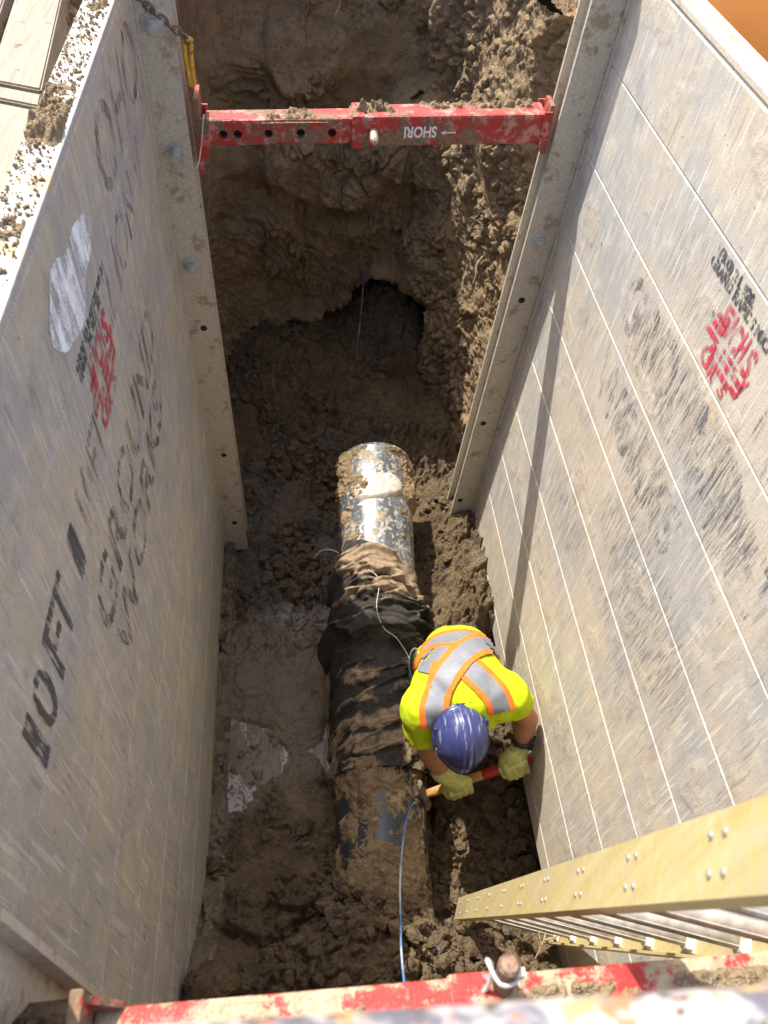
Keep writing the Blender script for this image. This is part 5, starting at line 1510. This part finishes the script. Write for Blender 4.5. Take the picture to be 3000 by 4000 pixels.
# tool pouch at his side
pch = empty('tool_pouch', (1.93, 6.15, -11.3), 'open grey tool pouch with a red tool between the worker and the pipe', 'pouch')
GP = mat_simple('grey_green_canvas', (0.16, 0.165, 0.13), 0.85, 0, 60, 0.2, 0.3)
cpt = np.array([1.93, 6.12, -11.02])
V = []
for j, (k_, dz_) in enumerate(((1.0, -0.35), (1.08, -0.1), (1.12, 0.1), (1.05, 0.1), (0.95, -0.05), (0.9, -0.3))):
    for i in range(24):
        q = 2 * math.pi * i / 24
        V.append(cpt + np.array([0.11 * k_ * math.cos(q), 0.30 * k_ * math.sin(q), dz_]))
put('bag', V, tubefaces(6, 24, 0, True), GP, pch)
V, F = box(cpt + np.array([0.0, 0.03, -0.02]), (0.05, 0, 0), (0, 0.13, 0), (0, 0, 0.12), 0.02)
put('tape_case', V, F, mat_simple('grey_tool', (0.36, 0.36, 0.36), 0.4), pch, smooth=False)
V, F = box(cpt + np.array([0.02, -0.19, -0.02]), (0.045, 0, 0), (0, 0.05, 0), (0, 0, 0.12), 0.015)
put('red_handle', V, F, mat_simple('red_tool', (0.35, 0.01, 0.02), 0.4), pch, smooth=False)

# ------------------------------------------------------------------ small things: stones, roots, sprigs, lumps
def stone(p, r, mat, label, name='stone', cat='stone', seed=1, group=None):
    bm = bmesh.new(); bmesh.ops.create_icosphere(bm, subdivisions=3, radius=1.0)
    V = np.array([v.co[:] for v in bm.verts]); bm.verts.index_update(); F = np.array([[v.index for v in f.verts] for f in bm.faces]); bm.free()
    V = V * (1 + 0.28 * fbm(V * 1.3 + seed, 4, 500 + seed))[:, None] * np.asarray(r)
    z = np.zeros(len(V))
    o = put(name, V + np.asarray(p), F, mat, at=np.asarray(p) - np.array([0, 0, r[2] * 0.8]), attrs=dict(clay=z, red=z, wet=z))
    return tag(o, label, cat, group)
GSTONE = mat_simple('pale_stone', (0.45, 0.44, 0.42), 0.7, 0, 30, 0.2, 0.2)
fz = lambda x, y: float(floor_h(np.array([float(x)]), np.array([float(y)]))[0])
stone((2.42, 7.95, fz(2.42, 7.95) + 0.22), (0.10, 0.11, 0.08), GSTONE, 'pale grey pebble on the soil right of the black fabric', seed=2)
stone((2.22, 8.25, fz(2.22, 8.25) + 0.25), (0.07, 0.09, 0.06), GSTONE, 'tan pebble tucked between the pipe and the pale grey pebble', seed=3)
stone((-0.98, 1.95, -10.55), (0.30, 0.26, 0.24), SOIL, 'rounded brown soil lump at the foot of the left wall by the near strut', 'soil_lump', 'soil lump', 4)
stone((-0.55, 3.15, -11.72), (0.17, 0.15, 0.13), SOIL, 'greenish rounded clod at the edge of the long dark crack', 'soil_lump', 'soil lump', 5)
stone((3.28, 10.05, -11.85), (0.14, 0.30, 0.35), SOIL, 'tall brown clod standing at the foot of the right far post', 'soil_lump', 'soil lump', 6)
ROOT = mat_simple('pale_root', (0.36, 0.27, 0.17), 0.85, 0, 80, 0.25)
def root_thing(pts, r, label):
    o = put('root', *tube(pts, r, 5, 5), ROOT)
    return tag(o, label, 'root')
root_thing([(0.98, 15.95, -4.3), (1.02, 15.9, -4.55), (0.98, 15.85, -4.8), (1.03, 15.85, -5.0), (0.93, 15.85, -5.2)], 0.016, 'thin pale root dangling high on the far soil wall')
root_thing([(3.55, 12.7, -7.9), (3.45, 12.6, -8.0), (3.42, 12.45, -8.15), (3.38, 12.4, -8.3)], 0.013, 'fine root curling from the sunlit soil by the right far post')
sp = empty('twig', (3.2, 2.25, -11.4), 'small dry branching twig on the soil under the ladder', 'twig')
for k, pts in enumerate(([(3.05, 2.1, -11.45), (3.13, 2.22, -11.3), (3.2, 2.36, -11.2)], [(3.13, 2.22, -11.3), (3.1, 2.36, -11.2), (3.05, 2.45, -11.15)], [(3.2, 2.36, -11.2), (3.27, 2.42, -11.08), (3.26, 2.52, -11.0)], [(3.16, 2.28, -11.26), (3.28, 2.28, -11.15), (3.36, 2.36, -11.1)])):
    put('stem' if k == 0 else 'branch', *tube(pts, 0.011, 5, 5), ROOT, sp)
